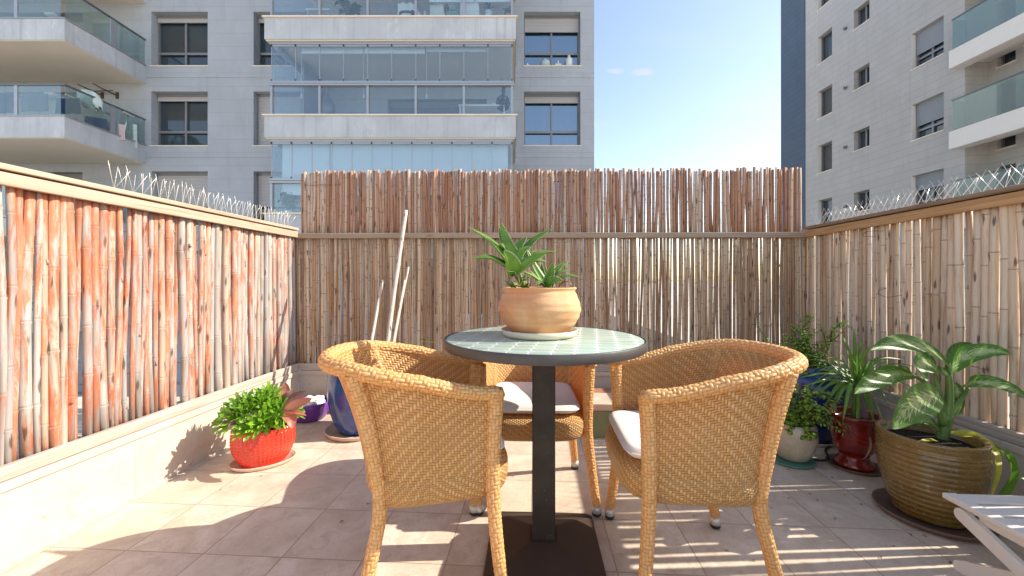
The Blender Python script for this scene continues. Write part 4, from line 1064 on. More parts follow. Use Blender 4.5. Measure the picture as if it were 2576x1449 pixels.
# ================================================================ ALOE POT
PC = V((.102, 1.46, 0)); zt = .7755
m_ = MB(); m_.lathe([(.001, 0), (.128, 0), (.136, .006), (.142, .024), (.139, .025), (.132, .008), (.001, .006)], 72)
o = m_.build('saucer', MT['saucer_cream']); o.location = PC + V((0,0,zt)); tag(o, 'cream glazed saucer under the terracotta pot on the table', 'saucer')
t = thing('potted_aloe', 'green toothed aloe in a rounded terracotta bowl pot on the mosaic table', 'plant', PC + V((0,0,zt+.0065)))
pr_ = [(.001, 0), (.088, 0), (.100, .006), (.117, .022), (.132, .040), (.144, .062), (.151, .082), (.1525, .098), (.150, .114), (.144, .130), (.137, .146), (.1325, .157), (.134, .163), (.136, .168), (.134, .172), (.125, .172), (.122, .165), (.121, .150), (.001, .150)]
pr2 = []
for (a, b) in zip(pr_, pr_[1:]):
    for k in range(4): pr2.append((a[0]+(b[0]-a[0])*k/4, a[1]+(b[1]-a[1])*k/4))
pr2.append(pr_[-1])
rip = lambda a, i, r, z: r + ((.0010+.0005*sin(z*90))*sin(z*230+1.4*sin(a)) + .0012*sin(a*3+z*40))*(1 if r > .1 and z > .01 else 0)
m_ = MB(); m_.lathe(pr2, 96, fn=rip); m_.build('pot', MT['terra'], t)
m_ = MB(); m_.lathe([(.001, .1515), (.12, .1515), (.12, .153), (.001, .156)], 32, fn=lambda a, i, r, z: r); m_.build('soil', MT['soil'], t)
def dp(x, y): return (1700+x/2.2295)*2576/4096, (850+y/2.2295)*2576/4096
org = t.location
def aloe_leaf(m_, base, tip, midp, dz0, dz1, wd, dzm=None, up=None):
    bx, by = dp(*base); tx, ty = dp(*tip); mx, my = dp(*midp); D = PC.y
    p0 = P(bx, by, D+dz0)-org; p2 = P(tx, ty, D+dz1)-org; p1 = P(mx, my, D + (dzm if dzm is not None else (dz0+dz1)/2))-org
    d = (p2-p0).normalized(); up = V(up) if up else V((-d.x*.6, -.35, 1.0 - abs(d.z)*.4))
    leaf(m_, [p0, p1, p2], wd, up, fold=.32, n=18, prof=lambda t_: (1-t_)**.72*(1+.35*t_)*(.80+.2*min(1, t_*6)), thick=wd*.22, teeth=.0016, seed=random.randint(0, 9))
s_ = .000413   # metres per pixel of that enlargement at the pot
m_ = MB(); A_ = m_
for base, tip, md, a, b, wd, up in (
    ((770,470), (390,128), (600,270), .0, .03, 105, None), ((770,500), (412,405), (590,405), -.01, -.03, 100, None),
    ((800,400), (672,85), (730,250), .015, .02, 95, (0,-1,.2)), ((780,400), (662,135), (700,270), .03, .05, 70, (0,-1,.2)),
    ((840,420), (1130,142), (960,260), .02, .06, 95, (-.6,-.8,.5)), ((810,440), (905,215), (830,320), .01, .03, 110, (-.3,-1,.4)),
    ((810,480), (940,300), (850,370), -.01, .0, 100, (-.3,-1,.5)), ((800,540), (705,335), (765,430), -.03, -.07, 145, (.2,-1,.1)),
    ((850,490), (1185,350), (1000,365), .02, .03, 70, None), ((810,540), (1095,355), (940,430), -.03, -.05, 110, (-.5,-.9,.5)),
    ((850,520), (1095,445), (980,430), -.01, -.01, 85, None), ((770,420), (650,258), (700,300), .02, .04, 55, None),
    ((850,470), (1010,335), (930,370), .03, .06, 75, None), ((790,520), (715,510), (745,520), -.03, -.05, 60, None), ((800,530), (735,560), (760,570), -.02, -.06, 60, None)):
    aloe_leaf(A_, base, tip, md, a, b, wd*s_*1.12, up=up)
m_.build('aloe_rosette', MT['aloe'], t)
m_ = MB()
for base, tip, md, a, b, wd, up in (
    ((1070,640), (905,325), (975,480), .0, .0, 70, (.4,-1,.2)), ((1060,650), (860,517), (970,570), -.02, -.05, 62, None), ((1080,640), (1037,450), (1050,550), .03, .05, 60, (0,-1,0)),
    ((1080,640), (1075,482), (1078,560), .04, .06, 45, (0,-1,0)), ((1090,665), (1145,445), (1112,560), -.03, -.05, 100, (.1,-1,.1)), ((1110,640), (1280,428), (1180,510), .02, .05, 60, (-.5,-1,.3)),
    ((1120,640), (1295,520), (1190,540), .01, .02, 62, None), ((1120,650), (1402,578), (1250,565), -.01, -.01, 58, None), ((1090,668), (1225,605), (1140,605), -.04, -.08, 88, (-.3,-.8,.5)),
    ((1060,650), (930,510), (1000,590), .01, .03, 52, None), ((1070,660), (985,640), (1030,620), -.04, -.07, 50, None)):
    aloe_leaf(m_, base, tip, md, a, b, wd*s_*1.12, up=up)
m_.build('aloe_rosette', MT['aloe'], t)
m_ = MB()
for base, tip, md, a, b, wd in (((780,665),(690,612),(730,630),-.04,-.06,38),((800,668),(770,600),(780,640),-.05,-.08,38),((860,660),(850,535),(845,590),-.04,-.06,40),((880,640),(895,590),(885,600),-.05,-.07,38),
    ((900,665),(925,620),(915,640),-.05,-.08,34),((850,600),(800,540),(820,560),-.04,-.05,34),((870,620),(945,575),(910,590),-.04,-.05,34),((840,660),(795,640),(810,640),-.06,-.08,36),((870,668),(878,610),(872,640),-.06,-.09,34),((880,600),(905,548),(890,570),-.03,-.04,28)):
    aloe_leaf(m_, base, tip, md, a, b, wd*s_*1.35)
m_.build('aloe_offset', MT['aloe'], t)
m_ = MB(); c0 = P(*dp(800, 540), PC.y-.01)-org; m_.tube(bez([V((-.045, -.02, .152)), V((-.055, -.015, .18)), c0], 6), [.013, .012, .012, .013, .014, .012, .010], 10); m_.build('stem', MT['dry'], t)
m_ = MB(); leaf(m_, [P(*dp(1190, 665), PC.y-.04)-org, P(*dp(1240, 622), PC.y-.05)-org, P(*dp(1290, 625), PC.y-.06)-org, P(*dp(1310, 655), PC.y-.07)-org], .012, n=10, fold=.5); m_.build('dead_leaf', MT['dry'], t)

# ================================================================ RED POT (left)
def saucer(x, y, r, m, label, z=0, h=.022, sx=1, sy=1, rot=0):
    m_ = MB(); m_.lathe([(.001, 0), (r*.86, 0), (r*.93, .004), (r, h*.9), (r*.995, h), (r*.965, h), (r*.90, .008), (.001, .007)], 64, sx=sx, sy=sy, rot=rot)
    o = m_.build('saucer', MT[m]); o.location = (x, y, z); return tag(o, label, 'saucer', 'saucers under the pots')
RP = V((-1.335, 2.11, 0)); rrot = radians(28)
saucer(RP.x, RP.y, .155, 'saucer', 'oval pale clay saucer under the red pot', sx=1.0, sy=.74, rot=rrot)
t = thing('potted_succulent', 'glossy red embossed oval pot full of green and pinkish succulents by the left wall', 'plant', RP + V((0,0,.008)), rrot)
def emb(a, i, r, z):
    n = 44; q = (a/(2*pi)*n) % 1; qz = (z/.0155) % 1
    k = (1-abs(2*q-1))*(1-abs(2*qz-1))
    return r + (.0060*k if .012 < z < .186 and r > .1 else 0)
prof = [(.001, 0), (.104, 0)] + [(.104+.042*sin(min(1, z/.12)*pi/2) - .010*max(0, (z-.13)/.07)**2, z) for z in [.004+.00387*k for k in range(48)]] + [(.134, .192), (.127, .190), (.124, .165), (.001, .165)]
m_ = MB(); m_.lathe(prof, 352, sx=1.0, sy=.70, fn=emb); m_.build('pot', MT['red'], t)
m_ = MB(); m_.lathe([(.001, .166), (.124, .166), (.124, .167), (.001, .170)], 32, sx=1, sy=.7); m_.build('soil', MT['soil'], t)
def rosette(m_, c, dr, size, n=26, wd=.30, open_=1.0, seed=0):
    dr = V(dr).normalized(); a_ = dr.orthogonal().normalized(); b_ = dr.cross(a_)
    for i in range(n):
        q = i/n; ang = i*2.39996; tilt = (.12 + 1.30*q**.8)*open_; L = size*(.45+.62*q**.6)*(.85+.3*random.random())
        rad = a_*cos(ang)+b_*sin(ang)
        e1 = c + (dr*cos(tilt) + rad*sin(tilt))*L*.55; e2 = c + (dr*cos(tilt*.92) + rad*sin(tilt*.92))*L
        leaf(m_, [c + rad*size*.04, e1, e2], L*wd, dr - rad*.3, fold=.25, n=6, ns=2, prof=lambda t_: .22+.78*t_**.9 if t_ < .72 else max(.02, (1-((t_-.72)/.28)**2)**.6), seed=i)
m_ = MB(); rr = random.Random(5)
heads = []
for k in range(30):
    for _ in range(60):
        th = rr.random()*6.28; q = sqrt(rr.random()); x = cos(th)*q*.175; y = sin(th)*q*.125
        if all((V((x, y, 0))-V((h[0], h[1], 0))).length > .034 for h in heads): break
    heads.append((x, y, q))
    z = .330 - .11*q**1.7 + rr.random()*.02
    rosette(m_, V((x*.92-.01, y*1.0, z+.005)), (x*5.5*q, y*6*q-.25, .85-.5*q), .072+.02*rr.random(), 24, .24)
    
for k in range(6):   # heads that hang over the front rim
    a = -2.7+k*.38; rosette(m_, V((cos(a)*.145-.01, sin(a)*.105, .232+.02*rr.random())), (cos(a)*1., sin(a)*1.2, .25), .056, 20, .24)
m_.build('green_rosettes', MT['aeonium'], t)
m_ = MB()
for k in range(26):
    h = heads[k]; m_.tube(bez([(h[0]*.6, h[1]*.6, .165), (h[0]*.8, h[1]*.8, .23), (h[0]*.9-.01, h[1]*1.0, .34-.13*h[2]**1.7)], 5), .006, 6)
m_.build('stems', MT['stalk'], t)
# paddle leaves, in the pot's own frame
Mi = (Matrix.Translation(t.location) @ Matrix.Rotation(rrot, 4, 'Z')).inverted()
def pl(x, y, Z): return Mi @ P(x, y, Z)
rd_ = lambda t_: sin(pi*min(1, .06+.94*t_**.75))**.55
m_ = MB()
leaf(m_, [pl(715, 1035, 2.03), pl(745, 1020, 1.99), pl(786, 1003, 1.97)], .060, (-.5,-.7,.6), fold=.25, n=12, prof=rd_)
leaf(m_, [pl(715, 1045, 2.0), pl(730, 1050, 1.95), pl(735, 1078, 1.92)], .062, (.2,-.8,.6), fold=.3, n=12, prof=rd_)
leaf(m_, [pl(710, 1035, 2.0), pl(745, 1038, 1.96), pl(771, 1046, 1.95)], .03, (0,-.3,1), fold=.3, n=8, prof=rd_)
leaf(m_, [pl(700, 1010, 2.1), pl(718, 985, 2.14), pl(716, 962, 2.16)], .05, (-.3,-1,.2), fold=.3, n=12, prof=rd_)
m_.build('paddle_leaves', MT['pink'], t)
m_ = MB()
leaf(m_, [pl(712, 1030, 2.06), pl(735, 1012, 2.05), pl(765, 997, 2.03)], .045, (-.4,-.6,.8), fold=.35, n=10, prof=rd_)
leaf(m_, [pl(705, 1015, 2.10), pl(728, 995, 2.10), pl(738, 980, 2.12)], .05, (-.4,-.9,.3), fold=.35, n=10, prof=rd_)
leaf(m_, [pl(712, 1018, 2.10), pl(745, 995, 2.10), pl(770, 985, 2.10)], .035, (-.2,-.9,.5), fold=.35, n=10, prof=rd_)
leaf(m_, [pl(600, 1040, 2.05), pl(580, 1050, 1.99), pl(558, 1066, 1.95)], .04, (.2,-.7,.7), fold=.4, n=10, prof=rd_)
leaf(m_, [pl(605, 1045, 2.03), pl(592, 1058, 1.97), pl(572, 1084, 1.93)], .034, (.2,-.7,.7), fold=.4, n=10, prof=rd_)
m_.build('dusky_leaves', MT['purple_leaf'], t)

# purple bowl with pebbles, blue pot -----------------------------------------
BP = V((-1.435, 2.78, 0))
t = thing('purple_bowl', 'purple plastic bowl of white pebbles in the back left corner', 'bowl', BP)
m_ = MB(); m_.lathe([(.001, 0), (.085, 0), (.105, .01), (.125, .05), (.136, .100), (.138, .125), (.132, .125), (.128, .10), (.10, .06), (.001, .055)], 64); m_.build('bowl', MT['purple'], t)
rr = random.Random(2); first = None
for k in range(34):
    m_ = first
    th = rr.random()*6.28; q = sqrt(rr.random())*.098
    if first is None:
        b_ = MB(); b_.grid(lambda u, v: V((cos(u*2*pi)*sin(v*pi), sin(u*2*pi)*sin(v*pi), cos(v*pi))), 14, 9); first = o = b_.build('pebble', MT['pebble'])
    else: o = first.copy(); COL.objects.link(o)
    s = .016+.012*rr.random(); o.scale = (s*1.35, s, s*.72); o.rotation_euler = (rr.random()*.6, rr.random()*.6, rr.random()*6)
    o.location = BP + V((cos(th)*q, sin(th)*q, .088 + .055*(1-q/.1)**.8*rr.random() + .02)); tag(o, 'smooth white pebble heaped in the purple plastic bowl', 'pebble', 'white pebbles in the purple bowl')
bx = V((-1.00, 2.56, 0))
saucer(bx.x, bx.y, .205, 'saucer', 'round clay saucer under the blue pot behind the left armchair', h=.03)
t = thing('potted_plant', 'big glossy blue pot half hidden behind the left rattan armchair', 'plant', bx + V((0,0,.009)))
m_ = MB(); m_.lathe([(.001, 0), (.105, 0), (.125, .012), (.150, .06), (.172, .13), (.185, .21), (.19, .29), (.186, .38), (.178, .45), (.180, .475), (.186, .485), (.184, .497), (.165, .497), (.160, .45), (.001, .45)], 72); m_.build('pot', MT['blue'], t)
m_ = MB(); m_.lathe([(.001, .452), (.16, .452), (.16, .454), (.001, .458)], 32); m_.build('soil', MT['soil'], t)
m_ = MB()
for k in range(9):
    a = -.9+k*.35; leaf(m_, [(0, 0, .455), (cos(a)*.10, sin(a)*.08, .49), (cos(a)*.20+.02, sin(a)*.13, .46 + .02*(k % 3))], .016, n=8, fold=.4)
leaf(m_, [(.05, 0, .455), (.28, -.06, .56), (.46, -.10, .585), (.60, -.14, .572)], .016, n=10, fold=.4)
m_.build('foliage', MT['aeonium'], t)
# leaning canes
def cane(p, q, r, label, bend=.02):
    p = V(p); q = V(q); n = 26; m_ = MB(); P_ = []; R_ = []; C_ = []; r1, r2 = random.random(), random.random()
    nodes = [.13, .33, .52, .72, .9]
    ts = sorted([i/n for i in range(n+1)] + [k+e for k in nodes for e in (-.006, -.002, .0, .003, .007)])
    sd = (q-p).cross(V((0,1,0))).normalized()
    for a in ts:
        k = 1.0; c = 0
        for nd in nodes:
            if abs(a-nd) < .0045: k = 1.10; c = .5
        P_.append(p.lerp(q, a) + sd*bend*sin(a*pi)); R_.append(r*(1-.12*a)*k); C_.append((r1, r2, c, 1))
    m_.tube(P_, R_, 12, True, cols=C_); tag(m_.build('bamboo_cane', MT['bam_pole']), label, 'cane', 'loose bamboo canes leaning on the screen')
def lp(x, y, Z): return P(x, y, Z)
cane((-.835, 2.43, .002), lp(1022, 530, 2.93), .0155, 'tallest bleached cane leaning above the middle rail of the screen', .012)
cane((-.820, 2.50, .002), lp(1028, 672, 2.95), .0085, 'thin split cane second from the right, leaning beside the tallest one')
cane((-.850, 2.45, .002), lp(1005, 662, 2.95), .010, 'cane just behind the tallest one, with its tip above the blue pot', .01)
cane((-.835, 2.38, .002), lp(1018, 705, 2.9), .0075, 'thin cane with a loop of string at its top', .0)
cane((-.960, 2.62, .45), lp(962, 706, 2.95), .0115, 'short grey cane leaning apart to the left of the others', .0)
m_ = MB(); c_ = lp(1023, 738, 2.86); m_.tube([c_ + V((.016*cos(a*.5)+.01, -.01, .012*sin(a*.5))) for a in range(14)], .0012, 4); tag(m_.build('string_loop', MT['saucer_cream']), 'small loop of pale string tied to a leaning cane', 'string')

# faded planter & bricks behind the back chair
t = thing('planter_box', 'faded green planter box with a clay rim behind the right armchair', 'planter', (.62, 2.55, 0), radians(-2))
m_ = MB(); m_.box((-.16, -.12, 0), (.20, .12, .17)); m_.build('box', MT['planter_green'], t, bevel=.006)
m_ = MB(); m_.box((-.165, -.125, .1705), (.205, .125, .215)); m_.build('rim', MT['saucer'], t, bevel=.006)
m_ = MB(); m_.box((.44, 2.70, .0), (.82, 2.80, .21)); tag(m_.build('clay_block', MT['brick_clay'], bevel=.006), 'clay hollow block standing between the planter box and the back wall', 'block')

# ================================================================ RIGHT-HAND POTS
def branchy(m_, lf, start, dr, L, depth=0, ls=.0075, rr=random, droop=.0, dens=.011):
    p = V(start); d = V(dr).normalized(); pts = [p.copy()]; n = max(5, int(L/.014))
    for i in range(n):
        d = (d + V((rr.uniform(-.12, .12), rr.uniform(-.12, .12), rr.uniform(-.10, .12)-droop))).normalized(); p = p + d*L/n; pts.append(p.copy())
        if i > 0:
            ax = d.orthogonal().normalized(); ax = Matrix.Rotation(rr.random()*6.28, 3, d) @ ax
            for s in (-1, 1):
                s_ = ls*rr.uniform(.7, 1.3); o = p + ax*s*s_*1.1; nn = (d*.6+ax*s*.4+V((0,0,.6))).normalized(); e1 = (ax*s).normalized(); e2 = nn.cross(e1).normalized(); e1 = e2.cross(nn)
                vs = [o - e1*s_, o - e1*s_*.55 + e2*s_*.7, o + e1*s_*.2 + e2*s_*.95, o + e1*s_*.95 + e2*s_*.45, o + e1*s_*.95 - e2*s_*.45, o + e1*s_*.2 - e2*s_*.95, o - e1*s_*.55 - e2*s_*.7, o + nn*s_*.22]
                lf.add(vs, [(7, k, (k+1) % 7) for k in range(7)] + [(6,5,4,3,2,1,0)], [[(.3, .5)]*3]*7 + [[(.3, .5)]*7], [(0, rr.random(), 0, 1)]*8)
        if depth and i > 1 and rr.random() < .5:
            a2 = (d + Matrix.Rotation(rr.random()*6.28, 3, d) @ d.orthogonal().normalized()*.9).normalized()
            branchy(m_, lf, p, a2, L*rr.uniform(.3, .55), depth-1, ls, rr, droop)
    m_.tube(pts, [.0035*(1-.6*i/len(pts))*(1.0 if depth else .7) for i in range(len(pts))], 5)
# blue pot at the back right
NP = V((1.84, 2.42, 0))
saucer(NP.x, NP.y, .135, 'saucer', 'pale saucer under the dark blue pot in the right corner')
t = thing('potted_jade_bush', 'dark blue glazed jar with a small-leaved jade bush in the back right corner', 'plant', NP + V((0,0,.008)))
m_ = MB(); m_.lathe([(.001, 0), (.095, 0), (.12, .03), (.150, .12), (.172, .22), (.182, .30), (.180, .36), (.165, .40), (.150, .425), (.142, .44), (.146, .452), (.135, .458), (.105, .452), (.100, .43), (.105, .38), (.001, .38)], 72); m_.build('pot', MT['navy'], t)
m_ = MB(); m_.lathe([(.001, .381), (.104, .381), (.104, .383), (.001, .385)], 24); m_.build('soil', MT['soil'], t)
st, lf = MB(), MB(); rr = random.Random(11)
og = t.location
for k in range(11):
    tx, ty = 1995+rr.uniform(-48, 62), rr.uniform(826, 905)
    b = V((rr.uniform(-.06, .03), rr.uniform(-.05, .05), .38)); e = P(tx, ty, 2.36+rr.uniform(-.08, .1)) - og; d = e-b
    branchy(st, lf, b, d, d.length, 1, .0098, rr)
b = P(1955, 880, 2.35)-og; branchy(st, lf, V((-.05, 0, .38)), b-V((-.05,0,.38)), (b-V((-.05,0,.38))).length, 0, .007, rr); e = P(1890, 812, 2.4)-og; branchy(st, lf, b, e-b, (e-b).length, 0, .007, rr)
st.build('branches', MT['stem'], t); lf.build('foliage', MT['jade'], t)
# beige pot
GP = V((1.540, 2.150, 0))
saucer(GP.x-.03, GP.y-.01, .118, 'teal', 'round teal saucer under the beige pot', h=.014)
t = thing('potted_jade_bush', 'beige glazed pot with trailing small-leaved jade on a teal saucer', 'plant', GP + V((0,0,.0085)))
m_ = MB(); m_.lathe([(.001, 0), (.062, 0), (.074, .008), (.095, .05), (.109, .10), (.112, .13), (.108, .165), (.101, .192), (.098, .20), (.088, .199), (.090, .17), (.001, .17)], 64); m_.build('pot', MT['beige'], t)
m_ = MB(); m_.lathe([(.001, .171), (.09, .171), (.09, .173), (.001, .176)], 24); m_.build('soil', MT['soil'], t)
st, lf = MB(), MB(); og = t.location
for k in range(20):
    tx, ty = 1998+rr.uniform(-45, 62), rr.uniform(985, 1090); b = V((rr.uniform(-.05, .05), rr.uniform(-.06, .05), .172)); e = P(tx, ty, 2.12+rr.uniform(-.10, .06)) - og; d = e-b
    branchy(st, lf, b, d, d.length, 1, .0105, rr, droop=.02)
for (x0, y0, x1, y1) in ((2040, 1040, 2142, 1065), (2045, 1050, 2118, 1095), (2030, 1000, 2085, 1040)):
    b = P(x0, y0, 2.03)-og; e = P(x1, y1, 1.93)-og; branchy(st, lf, V((.03, -.03, .18)), b-V((.03,-.03,.18)), (b-V((.03,-.03,.18))).length, 0, .008, rr); branchy(st, lf, b, e-b, (e-b).length, 0, .0095, rr, droop=.01)
st.build('branches', MT['stem'], t); lf.build('foliage', MT['jade'], t)
# crimson urn
UP = V((1.800, 2.065, 0))
saucer(UP.x, UP.y, .118, 'saucer_brown', 'dark brown saucer under the crimson urn', h=.016)
t = thing('potted_dracaena', 'spiky strap-leaved dracaena in a crimson footed urn by the right wall', 'plant', UP + V((0,0,.0085)))
m_ = MB(); m_.lathe([(.001, 0), (.083, 0), (.086, .01), (.080, .025), (.066, .04), (.062, .055), (.068, .07), (.088, .10), (.100, .15), (.104, .20), (.103, .235), (.107, .25), (.116, .258), (.118, .268), (.112, .275), (.100, .27), (.096, .24), (.001, .235)], 64)
for s in (-1, 1): m_.tube(bez([(s*.100, -.02, .215), (s*.118, -.03, .20), (s*.118, -.03, .165), (s*.100, -.02, .15)], 10), .007, 8)
m_.tube(bez([(-.085, -.060, .20), (-.05, -.092, .165), (0, -.104, .155), (.05, -.092, .165), (.085, -.060, .20)], 16), .005, 6)
m_.build('pot', MT['crimson'], t)
m_ = MB(); m_.lathe([(.001, .236), (.098, .236), (.098, .238), (.001, .242)], 24); m_.build('soil', MT['soil'], t)
m_ = MB(); m_.tube(bez([(0, 0, .235), (.004, 0, .33), (0, -.01, .44)], 8), [.011]*9, 8); m_.build('trunk', MT['stalk'], t)
m_ = MB(); og = t.location; c = V((0, -.01, .43)); rr = random.Random(8)
def strapl(c, e, k, wd=.015, sag=.0):
    md = c.lerp(e, .5) + V((0, 0, sag)); leaf(m_, [c, md, e], wd, (rr.uniform(-.2, .2), -.5, 1), fold=.35, n=12, ns=2, prof=lambda t_: (.55+.45*min(1, t_*5))*(1-t_**3)**.7, seed=k)
tips = [(2142, 890), (2148, 825), (2120, 840), (2090, 860), (2052, 882), (2030, 968), (2230, 895), (2250, 905), (2190, 870), (2045, 1000), (2070, 1030), (2232, 1000), (2260, 962), (2290, 975), (2170, 850),
        (2152, 1192), (2120, 1060), (2185, 1090), (2210, 1120), (2225, 1070), (2085, 1050), (2100, 1020), (2250, 935), (2010, 950), (2160, 1080), (2135, 1100), (2200, 1040), (2060, 930), (2180, 930), (2240, 1030)]
for k, (x, y) in enumerate(tips):
    e = P(x, y, 2.05 + rr.uniform(-.16, .12)) - og; dn = 1 if y > 955 else 0
    strapl(c + V((0, 0, rr.uniform(-.03, .02))), e, k, .021 if y > 1000 or y < 850 else .018, 0.03 + .06*dn*(min(1, (y-955)/150)))
for k in range(26):
    a = rr.random()*6.28; q = .16+.16*rr.random(); h = rr.uniform(-.12, .15); strapl(c, c + V((cos(a)*q, sin(a)*q, h)), k+50, .012, .06)
m_.build('foliage', MT['strap'], t)
m_ = MB(); leaf(m_, [P(2188, 1100, 1.95)-og, P(2190, 1125, 1.92)-og, P(2180, 1150, 1.92)-og, P(2164, 1158, 1.93)-og], .012, n=10, fold=.5); m_.build('dead_leaf', MT['dry'], t)
# olive ribbed pot
OP = V((1.745, 1.640, 0))
saucer(OP.x-.005, OP.y-.01, .182, 'saucer_brown', 'wide brown saucer under the big olive ribbed pot', h=.024)
t = thing('potted_dieffenbachia', 'big-leaved variegated plant in a large ribbed olive glazed pot at the right', 'plant', OP + V((0,0,.0085)))
m_ = MB(); pf = [(.001, 0), (.108, 0)]
for k in range(117):
    z = .004 + k*.0027; q = z/.32; r = .110 + .054*sin(min(1, q/.80)*pi/2)**.9; pf.append((r + .0036*abs(sin(pi*z/.0215))**.7*(1 if z < .29 else .3), z))
pf += [(.166, .325), (.167, .331), (.163, .335), (.150, .334), (.145, .325), (.144, .29), (.001, .29)]
m_.lathe(pf, 96, fn=lambda a, i, r, z: r + .001*sin(a*2+z*9)); m_.build('pot', MT['olive'], t)
m_ = MB(); m_.lathe([(.001, .291), (.144, .291), (.14, .297), (.06, .303), (.001, .30)], 40, fn=lambda a, i, r, z: r*(1+.02*sin(a*7))); m_.build('soil', MT['soil'], t)
og = t.location
def q8(x, y): return (2950+x/1.3743)*2576/4096, (1250+y/1.3743)*2576/4096
def p8(x, y, Z): return P(*q8(x, y), Z)-og
def dl(pts, wd, up, name='leaf', mt='dieff', n=20, fold=.22, wave=.02, seed=0):
    m_ = MB(); leaf(m_, [p8(*p) for p in pts], wd, up, fold=fold, n=n, ns=6, wave=wave, seed=seed, prof=lambda t_: sin(pi*min(1, .10+.90*t_**.85))**.75)
    m_.build(name, MT[mt], t)
def stalk(pts, r0, r1):
    m_ = MB(); c = bez([p8(*p) for p in pts], 12); m_.tube(c, [r0+(r1-r0)*i/12 for i in range(13)], 10); m_.build('stalk', MT['stalk'], t)
ZC = 1.66
stalk([(1120,715,ZC), (1135,640,ZC), (1150,560,ZC)], .020, .023)
stalk([(1140,620,ZC), (1160,500,ZC), (1165,420,ZC), (1160,330,ZC)], .019, .010)
stalk([(1145,600,ZC-.01), (1190,520,ZC), (1250,450,ZC), (1270,415,ZC)], .013, .006)
stalk([(1140,620,ZC-.01), (1130,520,ZC), (1100,400,ZC), (1085,340,ZC+.02)], .013, .006)
stalk([(1130,620,ZC-.02), (1110,540,ZC-.03), (1100,500,ZC-.05), (1105,455,ZC-.07)], .012, .006)
stalk([(1150,580,ZC), (1070,440,ZC-.01), (1010,370,ZC-.02), (960,350,ZC-.03)], .010, .005)
stalk([(1150,600,ZC+.01), (1205,530,ZC), (1235,470,ZC+.02)], .014, .006)
dl([(1170,305,ZC), (1080,225,ZC-.02), (950,175,ZC-.05), (830,175,ZC-.08), (733,208,ZC-.10)], .085, (.1,-.75,.65), seed=1)
dl([(1145,255,ZC+.06), (1050,190,ZC+.08), (930,155,ZC+.10), (840,165,ZC+.12)], .06, (.1,-.3,.9), seed=2)
dl([(1165,320,ZC), (1240,245,ZC-.02), (1350,215,ZC-.05), (1440,215,ZC-.08), (1508,232,ZC-.10)], .075, (-.2,-.7,.7), seed=3)
dl([(1160,290,ZC+.05), (1215,225,ZC+.08), (1290,210,ZC+.10), (1330,215,ZC+.12)], .085, (-.1,-1,.4), seed=4)
dl([(1095,300,ZC-.02), (1050,275,ZC-.08), (1000,300,ZC-.12), (1045,385,ZC-.17)], .085, (.1,-1,.5), seed=5)
dl([(960,345,ZC-.03), (880,335,ZC-.07), (780,365,ZC-.12), (700,405,ZC-.16), (643,447,ZC-.18)], .070, (.1,-.7,.7), seed=6)
dl([(1110,455,ZC-.07), (1010,480,ZC-.13), (920,540,ZC-.19), (855,640,ZC-.23)], .125, (.25,-.95,.35), n=24, seed=7)
dl([(1225,420,ZC), (1300,385,ZC-.05), (1420,395,ZC-.10), (1520,430,ZC-.14), (1600,480,ZC-.16)], .075, (-.1,-.7,.7), seed=8)
dl([(1120,660,ZC), (1060,600,ZC-.02), (1000,590,ZC-.05), (940,615,ZC-.08)], .045, (.1,-.8,.6), seed=9)
dl([(960,340,ZC+.05), (920,310,ZC+.05), (870,320,ZC+.04)], .035, (.1,-.6,.8), seed=10)
dl([(1190,390,ZC+.03), (1210,430,ZC+.02), (1215,520,ZC), (1205,570,ZC-.01)], .045, (0,-1,.2), seed=11)
dl([(1120,300,ZC-.01), (1140,330,ZC-.03), (1160,350,ZC-.04)], .05, (0,-1,.3), seed=12)
dl([(1175,665,ZC-.01), (1290,680,ZC-.05), (1390,745,ZC-.10), (1425,850,ZC-.16), (1395,1015,ZC-.20)], .040, (.2,-.8,.6), mt='yellow_leaf', fold=.5, wave=.05, seed=13)
dl([(1385,740,ZC-.06), (1450,760,ZC-.10), (1505,860,ZC-.14), (1480,960,ZC-.16), (1430,1020,ZC-.18)], .050, (.3,-.9,.4), mt='aeonium', fold=.5, wave=.08, seed=14)
dl([(1100,705,ZC-.04), (1050,700,ZC-.08), (985,712,ZC-.12)], .016, (0,-.5,.9), mt='yellow_leaf', seed=15)
dl([(1600,925,1.45), (1560,908,1.46), (1528,912,1.47)], .012, (0,-.5,.9), mt='strap', seed=16)

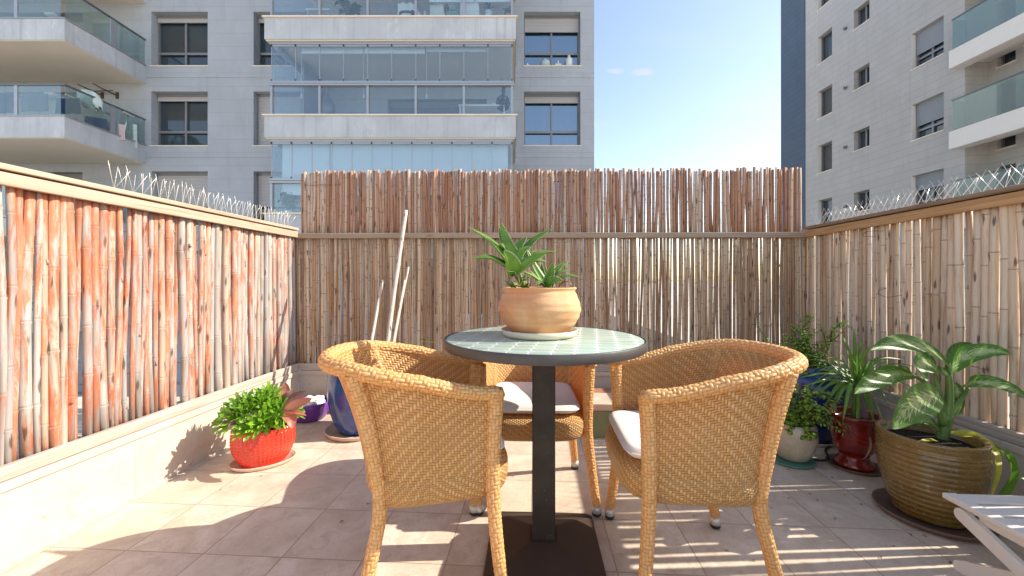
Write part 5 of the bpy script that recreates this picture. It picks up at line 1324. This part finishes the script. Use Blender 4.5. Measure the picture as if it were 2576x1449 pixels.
# ================================================================ WHITE FOLDING FOOTSTOOL (right edge)
t = thing('folding_footstool', 'low white slatted folding wooden footstool at the lower right corner', 'footstool', (1.70, 1.10, 0), radians(-3.5))
x0, x1 = -.235, .26; y1 = .215; y0 = -.26; zt = .262
for sx in (x0, x1):
    m_ = MB(); m_.box((sx-.022, y0, zt-.018), (sx+.022, y1, zt)); m_.build('side_rail', MT['white'], t, bevel=.004)
m_ = MB()
for k in range(7): y = y1-.002-k*.068; m_.box((x0+.0235, y-.056, zt-.014), (x1-.0235, y, zt-.002))
m_.build('slats', MT['white'], t, bevel=.003)
for sx, dx in ((x0, .012), (x1, -.012)):
    m_ = MB(); m_.box((sx+dx-.010, y0+.02, zt-.052), (sx+dx+.010, y1-.04, zt-.019)); m_.build('apron', MT['white'], t, bevel=.008)
    for a, b in (((sx+dx-.021, y1-.055, zt-.045), (sx+dx-.021, y0-.05, .016)), ((sx+dx+.021, y1-.01, .016), (sx+dx+.021, y0+.04, zt-.04))):
        m_ = MB(); a = V(a); b = V(b); d = (b-a).normalized(); u = V((1,0,0)).cross(d)
        ou = []
        for k in range(9): th = pi/2 + pi*k/8; ou.append(a + d*cos(th)*.021 + u*sin(th)*.021)
        for k in range(9): th = -pi/2 + pi*k/8; ou.append(b + d*cos(th)*.021 + u*sin(th)*.021)
        n_ = len(ou); vs = [p+V((-.010,0,0)) for p in ou] + [p+V((.010,0,0)) for p in ou]
        m_.add(vs, [tuple(range(n_))[::-1], tuple(range(n_, 2*n_))] + [(k, (k+1) % n_, n_+(k+1) % n_, n_+k) for k in range(n_)], smooth=False)
        m_.build('leg', MT['white'], t, bevel=.002)
m_ = MB(); m_.tube([(x0+.001, y1-.085, zt-.036), (x0-.002, y1-.085, zt-.036)], .006, 14); m_.build('bolt', MT['rim'], t)

# fallen dry bits ------------------------------------------------
rr = random.Random(21); first = None
for k in range(46):
    x = rr.uniform(.75, 1.75) if k < 36 else rr.uniform(-1.4, .6); y = rr.uniform(1.35, 2.1)
    if (V((x, y, 0))-V((OP.x, OP.y, 0))).length < .2: x -= .35
    if first is None:
        m_ = MB(); leaf(m_, [(-.008, 0, .001), (0, .002, .004), (.009, -.002, .002)], .009, fold=.6, n=5, ns=2); first = o = m_.build('dry_leaf', MT['dry'])
    else: o = first.copy(); COL.objects.link(o)
    s = rr.uniform(.25, .9); o.scale = (s, s, s); o.location = (x, y, .0005); o.rotation_euler = (rr.uniform(-.3, .3), 0, rr.random()*6)
    tag(o, 'tiny curled brown leaf bit lying on the stone floor', 'dry leaf', 'dry leaf bits scattered on the floor')
# drip pipe between the pots
m_ = MB(); m_.tube(bez([(1.60, 2.16, .009), (1.66, 2.12, .008), (1.72, 2.13, .012), (1.80, 2.25, .009), (1.95, 2.35, .009)], 20), .006, 8)
tag(m_.build('irrigation_pipe', MT['black']), 'thin dark irrigation pipe lying between the beige pot and the crimson urn', 'pipe')
